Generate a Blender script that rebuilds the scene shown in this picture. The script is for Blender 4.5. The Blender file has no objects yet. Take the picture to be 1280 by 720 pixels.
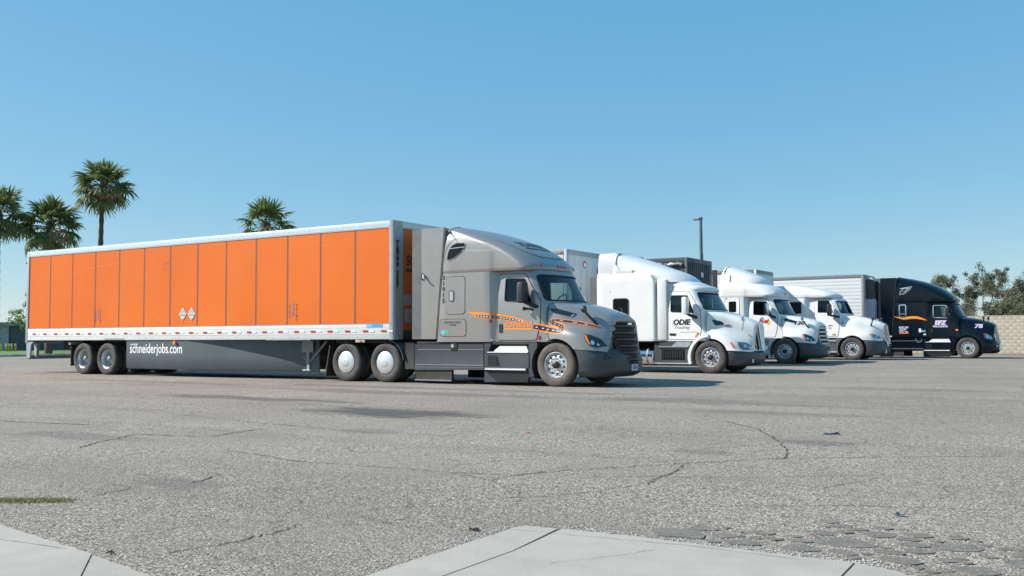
import bpy, bmesh, math, random
import numpy as np
from mathutils import Vector, Matrix
from mathutils.bvhtree import BVHTree
rad = math.radians
scene = bpy.context.scene
C = scene.collection

# ---------------------------------------------------------------- camera
CAM = (31.748, -19.131, 1.134); YAW, PITCH, ROLL, FPX = -0.56219, 0.05115, -0.00415, 1206.15
cam = bpy.data.cameras.new('camera'); camo = bpy.data.objects.new('camera', cam); C.objects.link(camo)
_f = Vector((math.sin(YAW)*math.cos(PITCH), math.cos(YAW)*math.cos(PITCH), math.sin(PITCH)))
_r = Vector((math.cos(YAW), -math.sin(YAW), 0)); _u = _r.cross(_f)
_r2 = math.cos(ROLL)*_r + math.sin(ROLL)*_u; _u2 = -math.sin(ROLL)*_r + math.cos(ROLL)*_u
_m = Matrix((_r2, _u2, -_f)).transposed().to_4x4(); _m.translation = Vector(CAM); camo.matrix_world = _m
cam.sensor_width = 36; cam.lens = 36*FPX/1280; cam.clip_start = .1; cam.clip_end = 3000
scene.camera = camo

# ---------------------------------------------------------------- sky, sun, exposure
SUN = Vector((1.0, .60, -.90))                       # direction the light travels
elev = math.atan2(-SUN.z, math.hypot(SUN.x, SUN.y)); rot = math.atan2(-SUN.x, -SUN.y) % (2*math.pi)
w = bpy.data.worlds.new('World'); scene.world = w; w.use_nodes = True
nt = w.node_tree; nt.nodes.clear()
sky = nt.nodes.new('ShaderNodeTexSky'); sky.sky_type = 'NISHITA'; sky.sun_disc = False
sky.sun_elevation = elev; sky.sun_rotation = rot; sky.altitude = 0; sky.air_density = 1.0; sky.dust_density = .0; sky.ozone_density = 3.0
bg = nt.nodes.new('ShaderNodeBackground'); bg.inputs['Strength'].default_value = .095
wo = nt.nodes.new('ShaderNodeOutputWorld'); va = nt.nodes.new('ShaderNodeVectorMath'); va.operation = 'MULTIPLY_ADD'      # clear dry air: even blue veil over the whole dome
va.inputs[1].default_value = (.56, .43, .29); va.inputs[2].default_value = (.22, 1.75, 3.35)
nt.links.new(sky.outputs[0], va.inputs[0]); nt.links.new(va.outputs[0], bg.inputs[0]); nt.links.new(bg.outputs[0], wo.inputs[0])
sl = bpy.data.lights.new('sun', 'SUN'); sl.energy = 5.0; sl.angle = rad(.53); sl.color = (1, .955, .89)
so = bpy.data.objects.new('sun', sl); C.objects.link(so); so.rotation_euler = SUN.to_track_quat('-Z', 'Y').to_euler(); so.location = (0, -30, 40)
vs = scene.view_settings; vs.view_transform = 'Standard'; vs.look = 'None'; vs.exposure = .68; vs.gamma = 1; vs.use_curve_mapping = False
scene.cycles.max_bounces = 7; scene.cycles.transparent_max_bounces = 12

# ---------------------------------------------------------------- materials
M = {}
class N:
    def __init__(s, name):
        m = bpy.data.materials.new(name); m.use_nodes = True; s.m = m; s.t = m.node_tree
        s.b = s.t.nodes['Principled BSDF']; s.o = s.t.nodes['Material Output']; M[name] = m
        s.co = None
    def n(s, ty, **kw):
        nd = s.t.nodes.new(ty)
        for k, v in kw.items():
            if k in nd.inputs.keys() if isinstance(k, str) else False: nd.inputs[k].default_value = v
            else: setattr(nd, k, v)
        return nd
    def l(s, a, b): s.t.links.new(a, b)
    def pos(s, scale=(1, 1, 1)):
        if s.co is None: s.co = s.n('ShaderNodeTexCoord')
        mp = s.n('ShaderNodeMapping'); mp.inputs['Scale'].default_value = scale
        s.l(s.co.outputs['Object'], mp.inputs[0]); return mp.outputs[0]
    def noise(s, scale, detail=4, rough=.55, vec=(1, 1, 1), dist=0):
        nd = s.n('ShaderNodeTexNoise'); nd.inputs['Scale'].default_value = scale; nd.inputs['Detail'].default_value = detail
        nd.inputs['Roughness'].default_value = rough; nd.inputs['Distortion'].default_value = dist; s.l(s.pos(vec), nd.inputs['Vector']); return nd.outputs[0]
    def ramp(s, fac, stops):
        r = s.n('ShaderNodeValToRGB'); s.l(fac, r.inputs[0]); e = r.color_ramp.elements
        while len(e) < len(stops): e.new(.5)
        for q, (p_, c_) in zip(e, stops):
            q.position = p_; q.color = (c_, c_, c_, 1) if not isinstance(c_, tuple) else (*c_[:3], 1)
        return r.outputs[0]
    def mix(s, fac, a, b, mode='MIX'):
        x = s.n('ShaderNodeMix', data_type='RGBA', blend_type=mode)
        for i, v in ((0, fac), (6, a), (7, b)):
            if hasattr(v, 'links'): s.l(v, x.inputs[i])
            else: x.inputs[i].default_value = v if i == 0 else (*v[:3], 1)
        return x.outputs[2]
    def math(s, op, a, b=0.):
        x = s.n('ShaderNodeMath', operation=op)
        for i, v in ((0, a), (1, b)):
            if hasattr(v, 'links'): s.l(v, x.inputs[i])
            else: x.inputs[i].default_value = v
        return x.outputs[0]
    def bump(s, h, strength=.3, dist=.01):
        b = s.n('ShaderNodeBump'); b.inputs['Strength'].default_value = strength; b.inputs['Distance'].default_value = dist
        s.l(h, b.inputs['Height']); s.l(b.outputs[0], s.b.inputs['Normal'])
def mat(name, col, rough=.5, metal=0., coat=0., var=.12, vs=2.5, dust=0., bump=0., bs=60., emit=None, spec=None):
    k = N(name); c = (*col, 1)
    a = k.noise(vs, 5); f = k.ramp(a, [(.3, 0.), (.7, 1.)])
    lo = tuple(x*(1-var) for x in col); hi = tuple(min(1, x*(1+var)) for x in col)
    out = k.mix(f, lo, hi)
    if dust:
        d = k.ramp(k.noise(1.3, 6, .65), [(.42, 0.), (.75, dust)]); out = k.mix(d, out, (.30, .26, .21))
    k.l(out, k.b.inputs['Base Color'])
    k.b.inputs['Metallic'].default_value = metal; k.b.inputs['Coat Weight'].default_value = coat; k.b.inputs['Coat Roughness'].default_value = .06
    if spec is not None: k.b.inputs['Specular IOR Level'].default_value = spec
    rr = k.math('MULTIPLY_ADD', k.noise(vs*3, 3), .3*rough); rr.node.inputs[2].default_value = rough*.85; k.l(rr, k.b.inputs['Roughness'])
    if bump: k.bump(k.noise(bs, 4), bump)
    if emit: k.b.inputs['Emission Color'].default_value = (*emit[0], 1); k.b.inputs['Emission Strength'].default_value = emit[1]
    return k.m
mat('taupe_paint', (.345, .318, .300), .34, .6, .45, .05, 1.2, .16)
mat('white_paint', (.755, .75, .735), .34, 0, .5, .03, 1.5, .10)
mat('white_paint_old', (.60, .615, .62), .45, 0, .2, .05, 1.2, .16)
mat('black_paint', (.003, .006, .011), .16, 0, .1, .2, 1.5, 0, spec=.3)
mat('charcoal_panel', (.042, .049, .057), .48, 0, .1, .1, 1.4, .08)
mat('charcoal_skirt', (.070, .090, .102), .55, 0, 0, .08, .8, .10)
mat('grille_black', (.007, .008, .009), .4, 0, .1, .1, 4)
mat('tread_plate', (.70, .70, .68), .45, .15, 0, .06, 6, .12)
mat('tinted_window', (.008, .009, .011), .22, 0, 0, .1, 4, spec=.3)
mat('black_plastic', (.012, .012, .013), .45, 0, 0, .2, 4, .03)
mat('black_rubber', (.022, .021, .021), .75, 0, 0, .2, 5, .1)
mat('tyre_rubber', (.035, .033, .032), .82, 0, 0, .25, 6, .35, .15, 90)
mat('tyre_dusty', (.085, .066, .052), .85, 0, 0, .2, 6, .45, .15, 90)
mat('interior_dark', (.022, .022, .024), .8, 0, 0, .1, 4)
mat('extender_rubber', (.10, .105, .11), .6, 0, 0, .15, 4, .1)
mat('seam_strip', (.15, .075, .055), .6, .1, 0, .15, 8)
mat('scuff_pale', (.74, .22, .05), .6, 0, 0, .2, 20)
mat('scuff_dark', (.42, .12, .06), .6, 0, 0, .3, 25)
mat('frame_black', (.014, .014, .015), .7, 0, 0, .2, 4, .15)
mat('aluminium', (.78, .79, .80), .34, .75, 0, .05, 4, .05)
mat('aluminium_satin', (.55, .58, .60), .42, .75, 0, .06, 3, .06)
mat('wheel_cover', (.74, .76, .78), .36, .8, 0, .03, 3, .03)
mat('chrome', (.78, .80, .82), .09, 1, 0, .02, 3)
mat('chrome_dark', (.16, .17, .18), .25, .9, 0, .1, 6)
mat('galvanised', (.36, .39, .41), .5, .35, 0, .08, 6, .08)
mat('grey_steel', (.22, .23, .235), .55, .3, 0, .12, 5, .2)
mat('rail_white', (.64, .64, .61), .45, .0, 0, .04, 1.2, .18)
mat('roof_rail', (.62, .67, .71), .36, .35, 0, .04, 1)
mat('red_tape', (.48, .012, .012), .4, 0, .3); mat('white_tape', (.72, .73, .74), .4, 0, .3)
mat('amber_lens', (.85, .22, .02), .25, 0, .5, .05); mat('red_lens', (.42, .05, .03), .25, 0, .5, .05)
mat('headlight_lens', (.16, .21, .26), .1, .3, .8, .1, 20); mat('lamp_reflector', (.75, .8, .85), .12, .9)
mat('lamp_black', (.012, .016, .02), .15, 0, .8)
mat('decal_orange', (.86, .235, .022), .4, 0, .3, .03); mat('decal_black', (.014, .017, .025), .4, 0, .2); mat('decal_white', (.8, .8, .8), .4, 0, .2, .02)
mat('decal_red', (.62, .02, .02), .4, 0, .2, .02); mat('decal_yellow', (.85, .6, .02), .4); mat('decal_lilac', (.62, .55, .74), .45, 0, 0, .1, 25)
mat('decal_blue', (.05, .16, .45), .4); mat('decal_cyan', (.12, .5, .75), .4); mat('decal_green', (.04, .45, .2), .4)
mat('decal_roof', (.035, .036, .045), .5)
mat('dark_box', (.075, .085, .092), .55, .1, 0, .12, 1.2, .2)
mat('reefer_black', (.012, .014, .018), .35, 0, .3); mat('reefer_grey', (.42, .45, .5), .4, .1, .2, .05)
mat('fifth_wheel_grease', (.02, .02, .02), .4, .4)
mat('lamp_pole', (.10, .125, .15), .5, .3)
mat('bollard_yellow', (.62, .42, .04), .5, 0, 0, .15, 6)
mat('building_grey', (.10, .115, .135), .8, 0, 0, .08, 2); mat('building_stone', (.36, .38, .40), .85, 0, 0, .25, 5, 0, .4, 8)
mat('building_roof', (.30, .27, .25), .8, 0, 0, .08, 2); mat('dark_door', (.05, .09, .10), .5); mat('pale_trim', (.62, .58, .50), .7)
mat('litter_blue', (.02, .10, .24), .5); mat('litter_red', (.5, .10, .07), .6); mat('litter_brown', (.035, .025, .02), .8)
mat('plate_white', (.7, .7, .72), .5)
mat('bark', (.12, .09, .065), .9, 0, 0, .35, 6, 0, .8, 12); mat('palm_bark', (.105, .075, .056), .95, 0, 0, .35, 7, 0, .8, 9)
mat('kerb_concrete', (.40, .385, .36), .85, 0, 0, .1, 2, 0, .2, 40)
mat('seat_fabric', (.03, .03, .033), .9)
# glossy tinted glass: clear sheet with a mirror-like skin
def glass(name, tint):
    k = N(name); k.t.nodes.remove(k.b)
    tr = k.n('ShaderNodeBsdfTransparent'); tr.inputs[0].default_value = (*tint, 1)
    gl = k.n('ShaderNodeBsdfGlossy'); gl.inputs['Roughness'].default_value = .02; gl.inputs[0].default_value = (.95, .97, 1, 1)
    fr = k.n('ShaderNodeFresnel'); fr.inputs[0].default_value = 1.6
    mx = k.n('ShaderNodeMixShader'); k.l(fr.outputs[0], mx.inputs[0]); k.l(tr.outputs[0], mx.inputs[1]); k.l(gl.outputs[0], mx.inputs[2]); k.l(mx.outputs[0], k.o.inputs[0])
glass('window_glass', (.42, .50, .49)); glass('windscreen_glass', (.60, .76, .72)); glass('privacy_glass', (.05, .06, .065))
# orange trailer skin: faded enamel with faint scuffs
k = N('orange_panel')
base = k.mix(k.ramp(k.noise(.35, 4), [(.3, 0.), (.7, 1.)]), (.63, .124, .010), (.70, .148, .015))
sc = k.ramp(k.noise(2.2, 8, .7, (.25, 1, 3.2)), [(.66, 0.), (.80, .30)])
k.l(k.mix(sc, base, (.80, .33, .14)), k.b.inputs['Base Color']); k.b.inputs['Roughness'].default_value = .45; k.b.inputs['Specular IOR Level'].default_value = .3
k.bump(k.noise(1.1, 3), .12, .02)
# leaves
def leafmat(name, a, b, rough=.55):
    k = N(name); oi = k.n('ShaderNodeObjectInfo'); g = k.n('ShaderNodeNewGeometry')
    f = k.math('MULTIPLY_ADD', g.outputs['Random Per Island'], .65); f.node.inputs[2].default_value = 0
    f = k.math('MULTIPLY_ADD', oi.outputs['Random'], .35); f.node.inputs[2].default_value = 0
    f2 = k.math('ADD', k.math('MULTIPLY', g.outputs['Random Per Island'], .65), f)
    k.l(k.mix(f2, a, b), k.b.inputs['Base Color']); k.b.inputs['Roughness'].default_value = rough
    tl = k.n('ShaderNodeBsdfTranslucent'); k.l(k.mix(f2, a, b), tl.inputs[0]); mx = k.n('ShaderNodeMixShader'); mx.inputs[0].default_value = .38
    k.l(k.b.outputs[0], mx.inputs[1]); k.l(tl.outputs[0], mx.inputs[2]); k.l(mx.outputs[0], k.o.inputs[0])
leafmat('palm_green', (.055, .095, .024), (.20, .25, .085)); leafmat('palm_dry', (.32, .24, .15), (.50, .40, .28), .8)
leafmat('gum_leaf', (.085, .098, .052), (.24, .235, .15)); leafmat('bush_leaf', (.06, .13, .02), (.16, .26, .05)); leafmat('grass_blade', (.07, .11, .02), (.30, .26, .12))
# concrete blocks, one shade per block
k = N('block_tan'); oi = k.n('ShaderNodeObjectInfo')
bc = k.mix(k.ramp(oi.outputs['Random'], [(0., 0.), (1., 1.)]), (.40, .35, .275), (.455, .405, .325)); k.l(k.mix(k.ramp(k.noise(3, 5), [(.35, 0.), (.7, .5)]), bc, (.33, .295, .235)), k.b.inputs['Base Color'])
k.b.inputs['Roughness'].default_value = .9; k.bump(k.noise(40, 4), .4)
mat('mortar', (.40, .355, .285), .95)
# asphalt
k = N('asphalt')
big = k.ramp(k.noise(.16, 5, .6), [(.32, 0.), (.68, 1.)])
col = k.mix(big, (.200, .174, .146), (.246, .216, .183))
streak = k.ramp(k.noise(1.0, 6, .62, (.10, .75, 1)), [(.48, 0.), (.74, .38)])
col = k.mix(streak, col, (.105, .092, .077))
warm = k.ramp(k.noise(.35, 5, .6, (.35, 1, 1)), [(.52, 0.), (.78, .22)]); col = k.mix(warm, col, (.205, .178, .146))
def vor(scale, feat='F1'):
    v = k.n('ShaderNodeTexVoronoi', feature=feat); v.inputs['Scale'].default_value = scale; k.l(k.pos(), v.inputs['Vector']); return v
v1 = vor(72); bw = k.n('ShaderNodeRGBToBW'); k.l(v1.outputs['Color'], bw.inputs[0])
agg = k.ramp(bw.outputs[0], [(.12, .20), (.30, .72), (.58, 1.1), (.84, 2.2)])
v2 = vor(150); bw2 = k.n('ShaderNodeRGBToBW'); k.l(v2.outputs['Color'], bw2.inputs[0]); agg2 = k.ramp(bw2.outputs[0], [(.1, .72), (.9, 1.28)])
worn = k.ramp(k.noise(.45, 5, .6), [(.35, .35), (.62, 1.)]); agg = k.mix(worn, (.93, .93, .93), agg)
col = k.mix(1., col, agg, 'MULTIPLY'); col = k.mix(1., col, agg2, 'MULTIPLY')
stone = k.ramp(k.noise(190, 2), [(.62, 0.), (.7, .5)]); col = k.mix(stone, col, (.37, .34, .295))
# hairline cracks
ve = k.n('ShaderNodeTexVoronoi', feature='DISTANCE_TO_EDGE'); ve.inputs['Scale'].default_value = .42
nz = k.n('ShaderNodeTexNoise'); nz.inputs['Scale'].default_value = 1.4; nz.inputs['Detail'].default_value = 6; k.l(k.pos(), nz.inputs['Vector'])
vm = k.n('ShaderNodeVectorMath', operation='MULTIPLY_ADD'); k.l(nz.outputs['Color'], vm.inputs[0]); vm.inputs[1].default_value = (.9, .9, 0); k.l(k.pos(), vm.inputs[2]); k.l(vm.outputs[0], ve.inputs['Vector'])
crk = k.math('MULTIPLY', k.ramp(ve.outputs[0], [(.0, .75), (.006, 0.)]), k.ramp(k.noise(.3, 3), [(.5, 0.), (.6, 1.)]))
col = k.mix(crk, col, (.05, .047, .043))
ve2 = k.n('ShaderNodeTexVoronoi', feature='DISTANCE_TO_EDGE'); ve2.inputs['Scale'].default_value = 1.15; k.l(vm.outputs[0], ve2.inputs['Vector'])
crk2 = k.math('MULTIPLY', k.ramp(ve2.outputs[0], [(.0, .8), (.009, 0.)]), k.ramp(k.noise(.5, 4), [(.45, 0.), (.54, 1.)])); col = k.mix(crk2, col, (.06, .055, .05))
# drips, and small dark pock marks where chippings have gone
vd = k.n('ShaderNodeTexVoronoi'); vd.inputs['Scale'].default_value = 1.7; k.l(k.pos((1, 1, 0)), vd.inputs['Vector']); drip = k.math('MULTIPLY', k.ramp(k.math('ADD', vd.outputs['Distance'], k.math('MULTIPLY', k.noise(9, 4), .12)), [(.09, .55), (.16, 0.)]), k.ramp(k.noise(.22, 3), [(.45, 0.), (.6, 1.)]))
col = k.mix(drip, col, (.07, .062, .055))
vp = k.n('ShaderNodeTexVoronoi'); vp.inputs['Scale'].default_value = 9; k.l(k.pos((1, 1, 0)), vp.inputs['Vector']); col = k.mix(k.ramp(vp.outputs['Distance'], [(.07, .75), (.12, 0.)]), col, (.05, .046, .042))
# tyre tracks swinging in front of the parked row
trk = k.ramp(k.noise(1.0, 7, .65, (.05, 1.6, 1)), [(.54, 0.), (.68, .32)]); col = k.mix(k.math('MULTIPLY', trk, k.ramp(k.noise(.12, 2), [(.4, 0.), (.6, 1.)])), col, (.095, .084, .072))
# oil and tyre stains with their own outline
sp = k.n('ShaderNodeSeparateXYZ'); k.l(k.pos(), sp.inputs[0]); wob = k.noise(2.0, 8, .7, (.35, 1, 1))
def blob(x, y, rx, ry, amt):
    global col
    dx = k.math('DIVIDE', k.math('SUBTRACT', sp.outputs[0], x), rx); dy = k.math('DIVIDE', k.math('SUBTRACT', sp.outputs[1], y), ry)
    d = k.math('ADD', k.math('SQRT', k.math('ADD', k.math('MULTIPLY', dx, dx), k.math('MULTIPLY', dy, dy))), k.math('MULTIPLY', k.math('SUBTRACT', wob, .5), 2.6))
    col = k.mix(k.ramp(d, [(.45, amt), (.85, 0.)]), col, (.075, .07, .066))
for a in ((22.4, -7.7, 2.1, 1.0, .95), (21.5, -12.2, 1.3, .5, .4), (25.5, -14.1, .6, .3, .35), (17.4, -6.2, 3.5, .7, .7), (29.0, -8.6, .5, .45, .5), (28.2, -10., .5, .3, .4), (19, -3.4, 5, .8, .45), (25.5, -3, 3, 1.0, .4), (24., -10., .6, .4, .3), (18.5, -1.8, 6, .5, .5), (10, -2.5, 6, .6, .4), (28, 2.5, 2.5, .8, .4), (27.5, -5., 2., .5, .35)): blob(*a)
k.l(col, k.b.inputs['Base Color']); k.b.inputs['Roughness'].default_value = .88; k.b.inputs['Specular IOR Level'].default_value = .3
k.bump(k.math('ADD', k.math('MULTIPLY', v1.outputs['Distance'], -1.), k.noise(90, 3)), .75, .008)
# concrete slab, plates
k = N('concrete')
col = k.mix(k.ramp(k.noise(1.6, 7, .62), [(.3, 0.), (.7, 1.)]), (.305, .274, .237), (.400, .362, .312))
col = k.mix(k.ramp(k.noise(.9, 6, .7), [(.50, 0.), (.72, .65)]), col, (.235, .214, .184)); vv = k.n('ShaderNodeTexVoronoi'); vv.inputs['Scale'].default_value = 14; k.l(k.pos(), vv.inputs['Vector'])
col = k.mix(k.ramp(vv.outputs['Distance'], [(.035, .8), (.06, 0.)]), col, (.10, .09, .08)); col = k.mix(k.ramp(k.noise(220, 2), [(.4, .25), (.65, 0.)]), col, (.21, .21, .20))
k.l(col, k.b.inputs['Base Color']); k.b.inputs['Roughness'].default_value = .85; k.bump(k.noise(110, 5), .35, .006)
k = N('asphalt_plate'); col = k.mix(k.ramp(k.noise(9, 5), [(.3, 0.), (.7, 1.)]), (.118, .106, .091), (.17, .153, .132)); v = k.n('ShaderNodeTexVoronoi'); v.inputs['Scale'].default_value = 120; k.l(k.pos(), v.inputs['Vector'])
bw = k.n('ShaderNodeRGBToBW'); k.l(v.outputs['Color'], bw.inputs[0]); col = k.mix(1., col, k.ramp(bw.outputs[0], [(.1, .6), (.9, 1.35)]), 'MULTIPLY'); k.l(col, k.b.inputs['Base Color']); k.b.inputs['Roughness'].default_value = .9; k.bump(k.noise(120, 3), .6, .005)
mat('crack_tar', (.045, .042, .038), .95); mat('dirt', (.17, .135, .10), .95, 0, 0, .25, 3, 0, .5, 30); mat('lawn', (.09, .16, .03), .95, 0, 0, .3, 1.2, 0, .6, 20)

# ---------------------------------------------------------------- mesh helpers
def finish(me, m, angle=35, smooth=True):
    if isinstance(m, str): m = [m]
    for x in m or []: me.materials.append(M[x])
    if smooth and len(me.polygons):
        me.polygons.foreach_set('use_smooth', [True]*len(me.polygons)); me.set_sharp_from_angle(angle=rad(angle))
    me.update(); return me
def link(name, me, parent=None, loc=None, rot=None, **props):
    o = bpy.data.objects.new(name, me); C.objects.link(o)
    if parent: o.parent = parent
    if loc is not None: o.location = loc
    if rot is not None: o.rotation_euler = rot
    for k_, v_ in props.items(): o[k_] = v_
    return o
def thing(name, label, cat, loc=(0, 0, 0), rotz=0, group=None, scale=None):
    o = link(name, None, None, loc, (0, 0, rotz)); o['label'] = label; o['category'] = cat
    if group: o['group'] = group
    if scale: o.scale = (scale,)*3
    o.empty_display_size = .3
    return o
def tag(o, label, cat, group=None):
    o['label'] = label; o['category'] = cat
    if group: o['group'] = group
    return o
class B:
    """collects shapes into one mesh"""
    def __init__(s): s.bm = bmesh.new()
    def poly(s, vs): return s.bm.faces.new([s.bm.verts.new(v) for v in vs])
    def box(s, x0, x1, y0, y1, z0, z1, bev=0, M4=None):
        r = bmesh.ops.create_cube(s.bm, size=1); vs = r['verts']
        for v in vs: v.co = Vector((x0+(v.co.x+.5)*(x1-x0), y0+(v.co.y+.5)*(y1-y0), z0+(v.co.z+.5)*(z1-z0)))
        if M4 is not None: bmesh.ops.transform(s.bm, matrix=M4, verts=vs)
        if bev:
            es = list({e for v in vs for e in v.link_edges}); bmesh.ops.bevel(s.bm, geom=es, offset=bev, segments=2, affect='EDGES', profile=.6)
        return s
    def prism(s, pts, a0, a1, axis='y'):
        """2d outline (u,v) extruded along an axis: y -> (x,z), x -> (y,z), z -> (x,y)"""
        f = {'y': lambda p_, a: (p_[0], a, p_[1]), 'x': lambda p_, a: (a, p_[0], p_[1]), 'z': lambda p_, a: (p_[0], p_[1], a)}[axis]
        A = [s.bm.verts.new(f(p_, a0)) for p_ in pts]; Bv = [s.bm.verts.new(f(p_, a1)) for p_ in pts]; n = len(pts)
        s.bm.faces.new(A); s.bm.faces.new(list(reversed(Bv)))
        for i in range(n): s.bm.faces.new([A[i], Bv[i], Bv[(i+1) % n], A[(i+1) % n]])
        bmesh.ops.recalc_face_normals(s.bm, faces=s.bm.faces[:]); return s
    def lathe(s, prof, seg=32, axis='y', c=(0, 0, 0), close=False, cap=True):
        """prof: (radius, along)"""
        rings = []
        for r, a in prof:
            ring = []
            for i in range(seg):
                t = 2*math.pi*i/seg; cs, sn = r*math.cos(t), r*math.sin(t)
                p_ = {'y': (cs, a, sn), 'x': (a, cs, sn), 'z': (cs, sn, a)}[axis]
                ring.append(s.bm.verts.new((p_[0]+c[0], p_[1]+c[1], p_[2]+c[2])))
            rings.append(ring)
        pairs = list(zip(rings, rings[1:])) + ([(rings[-1], rings[0])] if close else [])
        fs = []
        for a, b in pairs:
            for i in range(seg): fs.append(s.bm.faces.new([a[i], a[(i+1) % seg], b[(i+1) % seg], b[i]]))
        if not close and cap:
            if prof[0][0] > 1e-4: fs.append(s.bm.faces.new(rings[0][::-1]))
            if prof[-1][0] > 1e-4: fs.append(s.bm.faces.new(rings[-1]))
        return s
    def cyl(s, r, a0, a1, axis='y', c=(0, 0, 0), seg=20): return s.lathe([(r, a0), (r, a1)], seg, axis, c)
    def tube(s, pts, r, seg=8, cap=True):
        pts = [Vector(p_) for p_ in pts]; n = len(pts); rs = r if isinstance(r, (list, tuple)) else [r]*n; rings = []
        ref = Vector((0, 0, 1))
        for i, p_ in enumerate(pts):
            d = (pts[min(i+1, n-1)]-pts[max(i-1, 0)]).normalized(); rf = ref if abs(d.dot(ref)) < .95 else Vector((1, 0, 0))
            a = d.cross(rf).normalized(); b = d.cross(a)
            rings.append([s.bm.verts.new(p_ + rs[i]*(math.cos(2*math.pi*j/seg)*a+math.sin(2*math.pi*j/seg)*b)) for j in range(seg)])
        for A, Bv in zip(rings, rings[1:]):
            for j in range(seg): s.bm.faces.new([A[j], A[(j+1) % seg], Bv[(j+1) % seg], Bv[j]])
        if cap: s.bm.faces.new(rings[0][::-1]); s.bm.faces.new(rings[-1])
        return s
    def loft(s, rings, cap=True):
        R_ = [[s.bm.verts.new(p_) for p_ in r] for r in rings]; n = len(R_[0])
        for A, Bv in zip(R_, R_[1:]):
            for i in range(n): s.bm.faces.new([A[i], A[(i+1) % n], Bv[(i+1) % n], Bv[i]])
        if cap: s.bm.faces.new(R_[0][::-1]); s.bm.faces.new(R_[-1])
        bmesh.ops.recalc_face_normals(s.bm, faces=s.bm.faces[:]); return s
    def mesh(s, m, angle=25, smooth=True, recalc=True):
        if recalc: bmesh.ops.recalc_face_normals(s.bm, faces=s.bm.faces[:])
        me = bpy.data.meshes.new('m'); s.bm.to_mesh(me); s.bm.free(); return finish(me, m, angle, smooth)
    def obj(s, name, m, parent=None, angle=25, smooth=True, **kw): return link(name, s.mesh(m, angle, smooth), parent, **kw)
def boolean(o, cutters, angle=35):
    par = o.parent; o.parent = None          # cut in the part's own coordinates
    for c in cutters:
        md = o.modifiers.new('b', 'BOOLEAN'); md.object = c; md.operation = 'DIFFERENCE'; md.solver = 'EXACT'; md.material_mode = 'TRANSFER'
    dg = bpy.context.evaluated_depsgraph_get(); dg.update()
    me = bpy.data.meshes.new_from_object(o.evaluated_get(dg), depsgraph=dg); o.modifiers.clear(); o.data = me
    me.polygons.foreach_set('use_smooth', [True]*len(me.polygons)); me.set_sharp_from_angle(angle=rad(angle))
    for c in cutters: bpy.data.objects.remove(c)
    o.parent = par; return o
def rpoly(pts, r=.05, seg=4):
    out = []; n = len(pts)
    for i in range(n):
        p0, p1, p2 = (Vector(pts[(i+j) % n]).to_2d() for j in (-1, 0, 1))
        a = p0-p1; b = p2-p1; rr = min(r, a.length*.45, b.length*.45); A = p1+a.normalized()*rr; Bq = p1+b.normalized()*rr
        for j in range(seg+1):
            t = j/seg; out.append(tuple((1-t)**2*A+2*t*(1-t)*p1+t*t*Bq))
    return out
def crom(P, n):
    """Catmull-Rom resample of rows of numbers"""
    P = np.asarray(P, float); m = len(P); Q = np.vstack([2*P[0]-P[1], P, 2*P[-1]-P[-2]]); out = []
    for t in np.linspace(0, m-1, n):
        i = min(int(t), m-2); u = t-i; a, b, c, d = Q[i], Q[i+1], Q[i+2], Q[i+3]
        out.append(.5*((2*b)+(c-a)*u+(2*a-5*b+4*c-d)*u*u+(3*b-a-3*c+d)*u**3))
    return np.array(out)
def pch(xs, ys, x):
    xs = np.asarray(xs, float); ys = np.asarray(ys, float); h = np.diff(xs); d = np.diff(ys)/h; m = np.zeros(len(xs))
    m[0], m[-1] = d[0], d[-1]
    for i in range(1, len(xs)-1):
        m[i] = 0 if d[i-1]*d[i] <= 0 else 2*d[i-1]*d[i]/(d[i-1]+d[i])
    i = int(np.clip(np.searchsorted(xs, x)-1, 0, len(xs)-2)); t = (x-xs[i])/h[i]
    return (1+2*t)*(1-t)**2*ys[i]+t*(1-t)**2*h[i]*m[i]+t*t*(3-2*t)*ys[i+1]+t*t*(t-1)*h[i]*m[i+1]
FR = {'R': (Vector((1, 0, 0)), Vector((0, 0, 1)), Vector((0, 1, 0))), 'L': (Vector((1, 0, 0)), Vector((0, 0, 1)), Vector((0, -1, 0))),
      'F': (Vector((0, 1, 0)), Vector((0, 0, 1)), Vector((-1, 0, 0))), 'T': (Vector((1, 0, 0)), Vector((0, 1, 0)), Vector((0, 0, -1)))}
def bvh_of(*objs):
    vs, fs = [], []
    for o in objs:
        k0 = len(vs); vs += [v.co.copy() for v in o.data.vertices]; fs += [[i+k0 for i in p_.vertices] for p_ in o.data.polygons]
    return BVHTree.FromPolygons(vs, fs)
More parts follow.
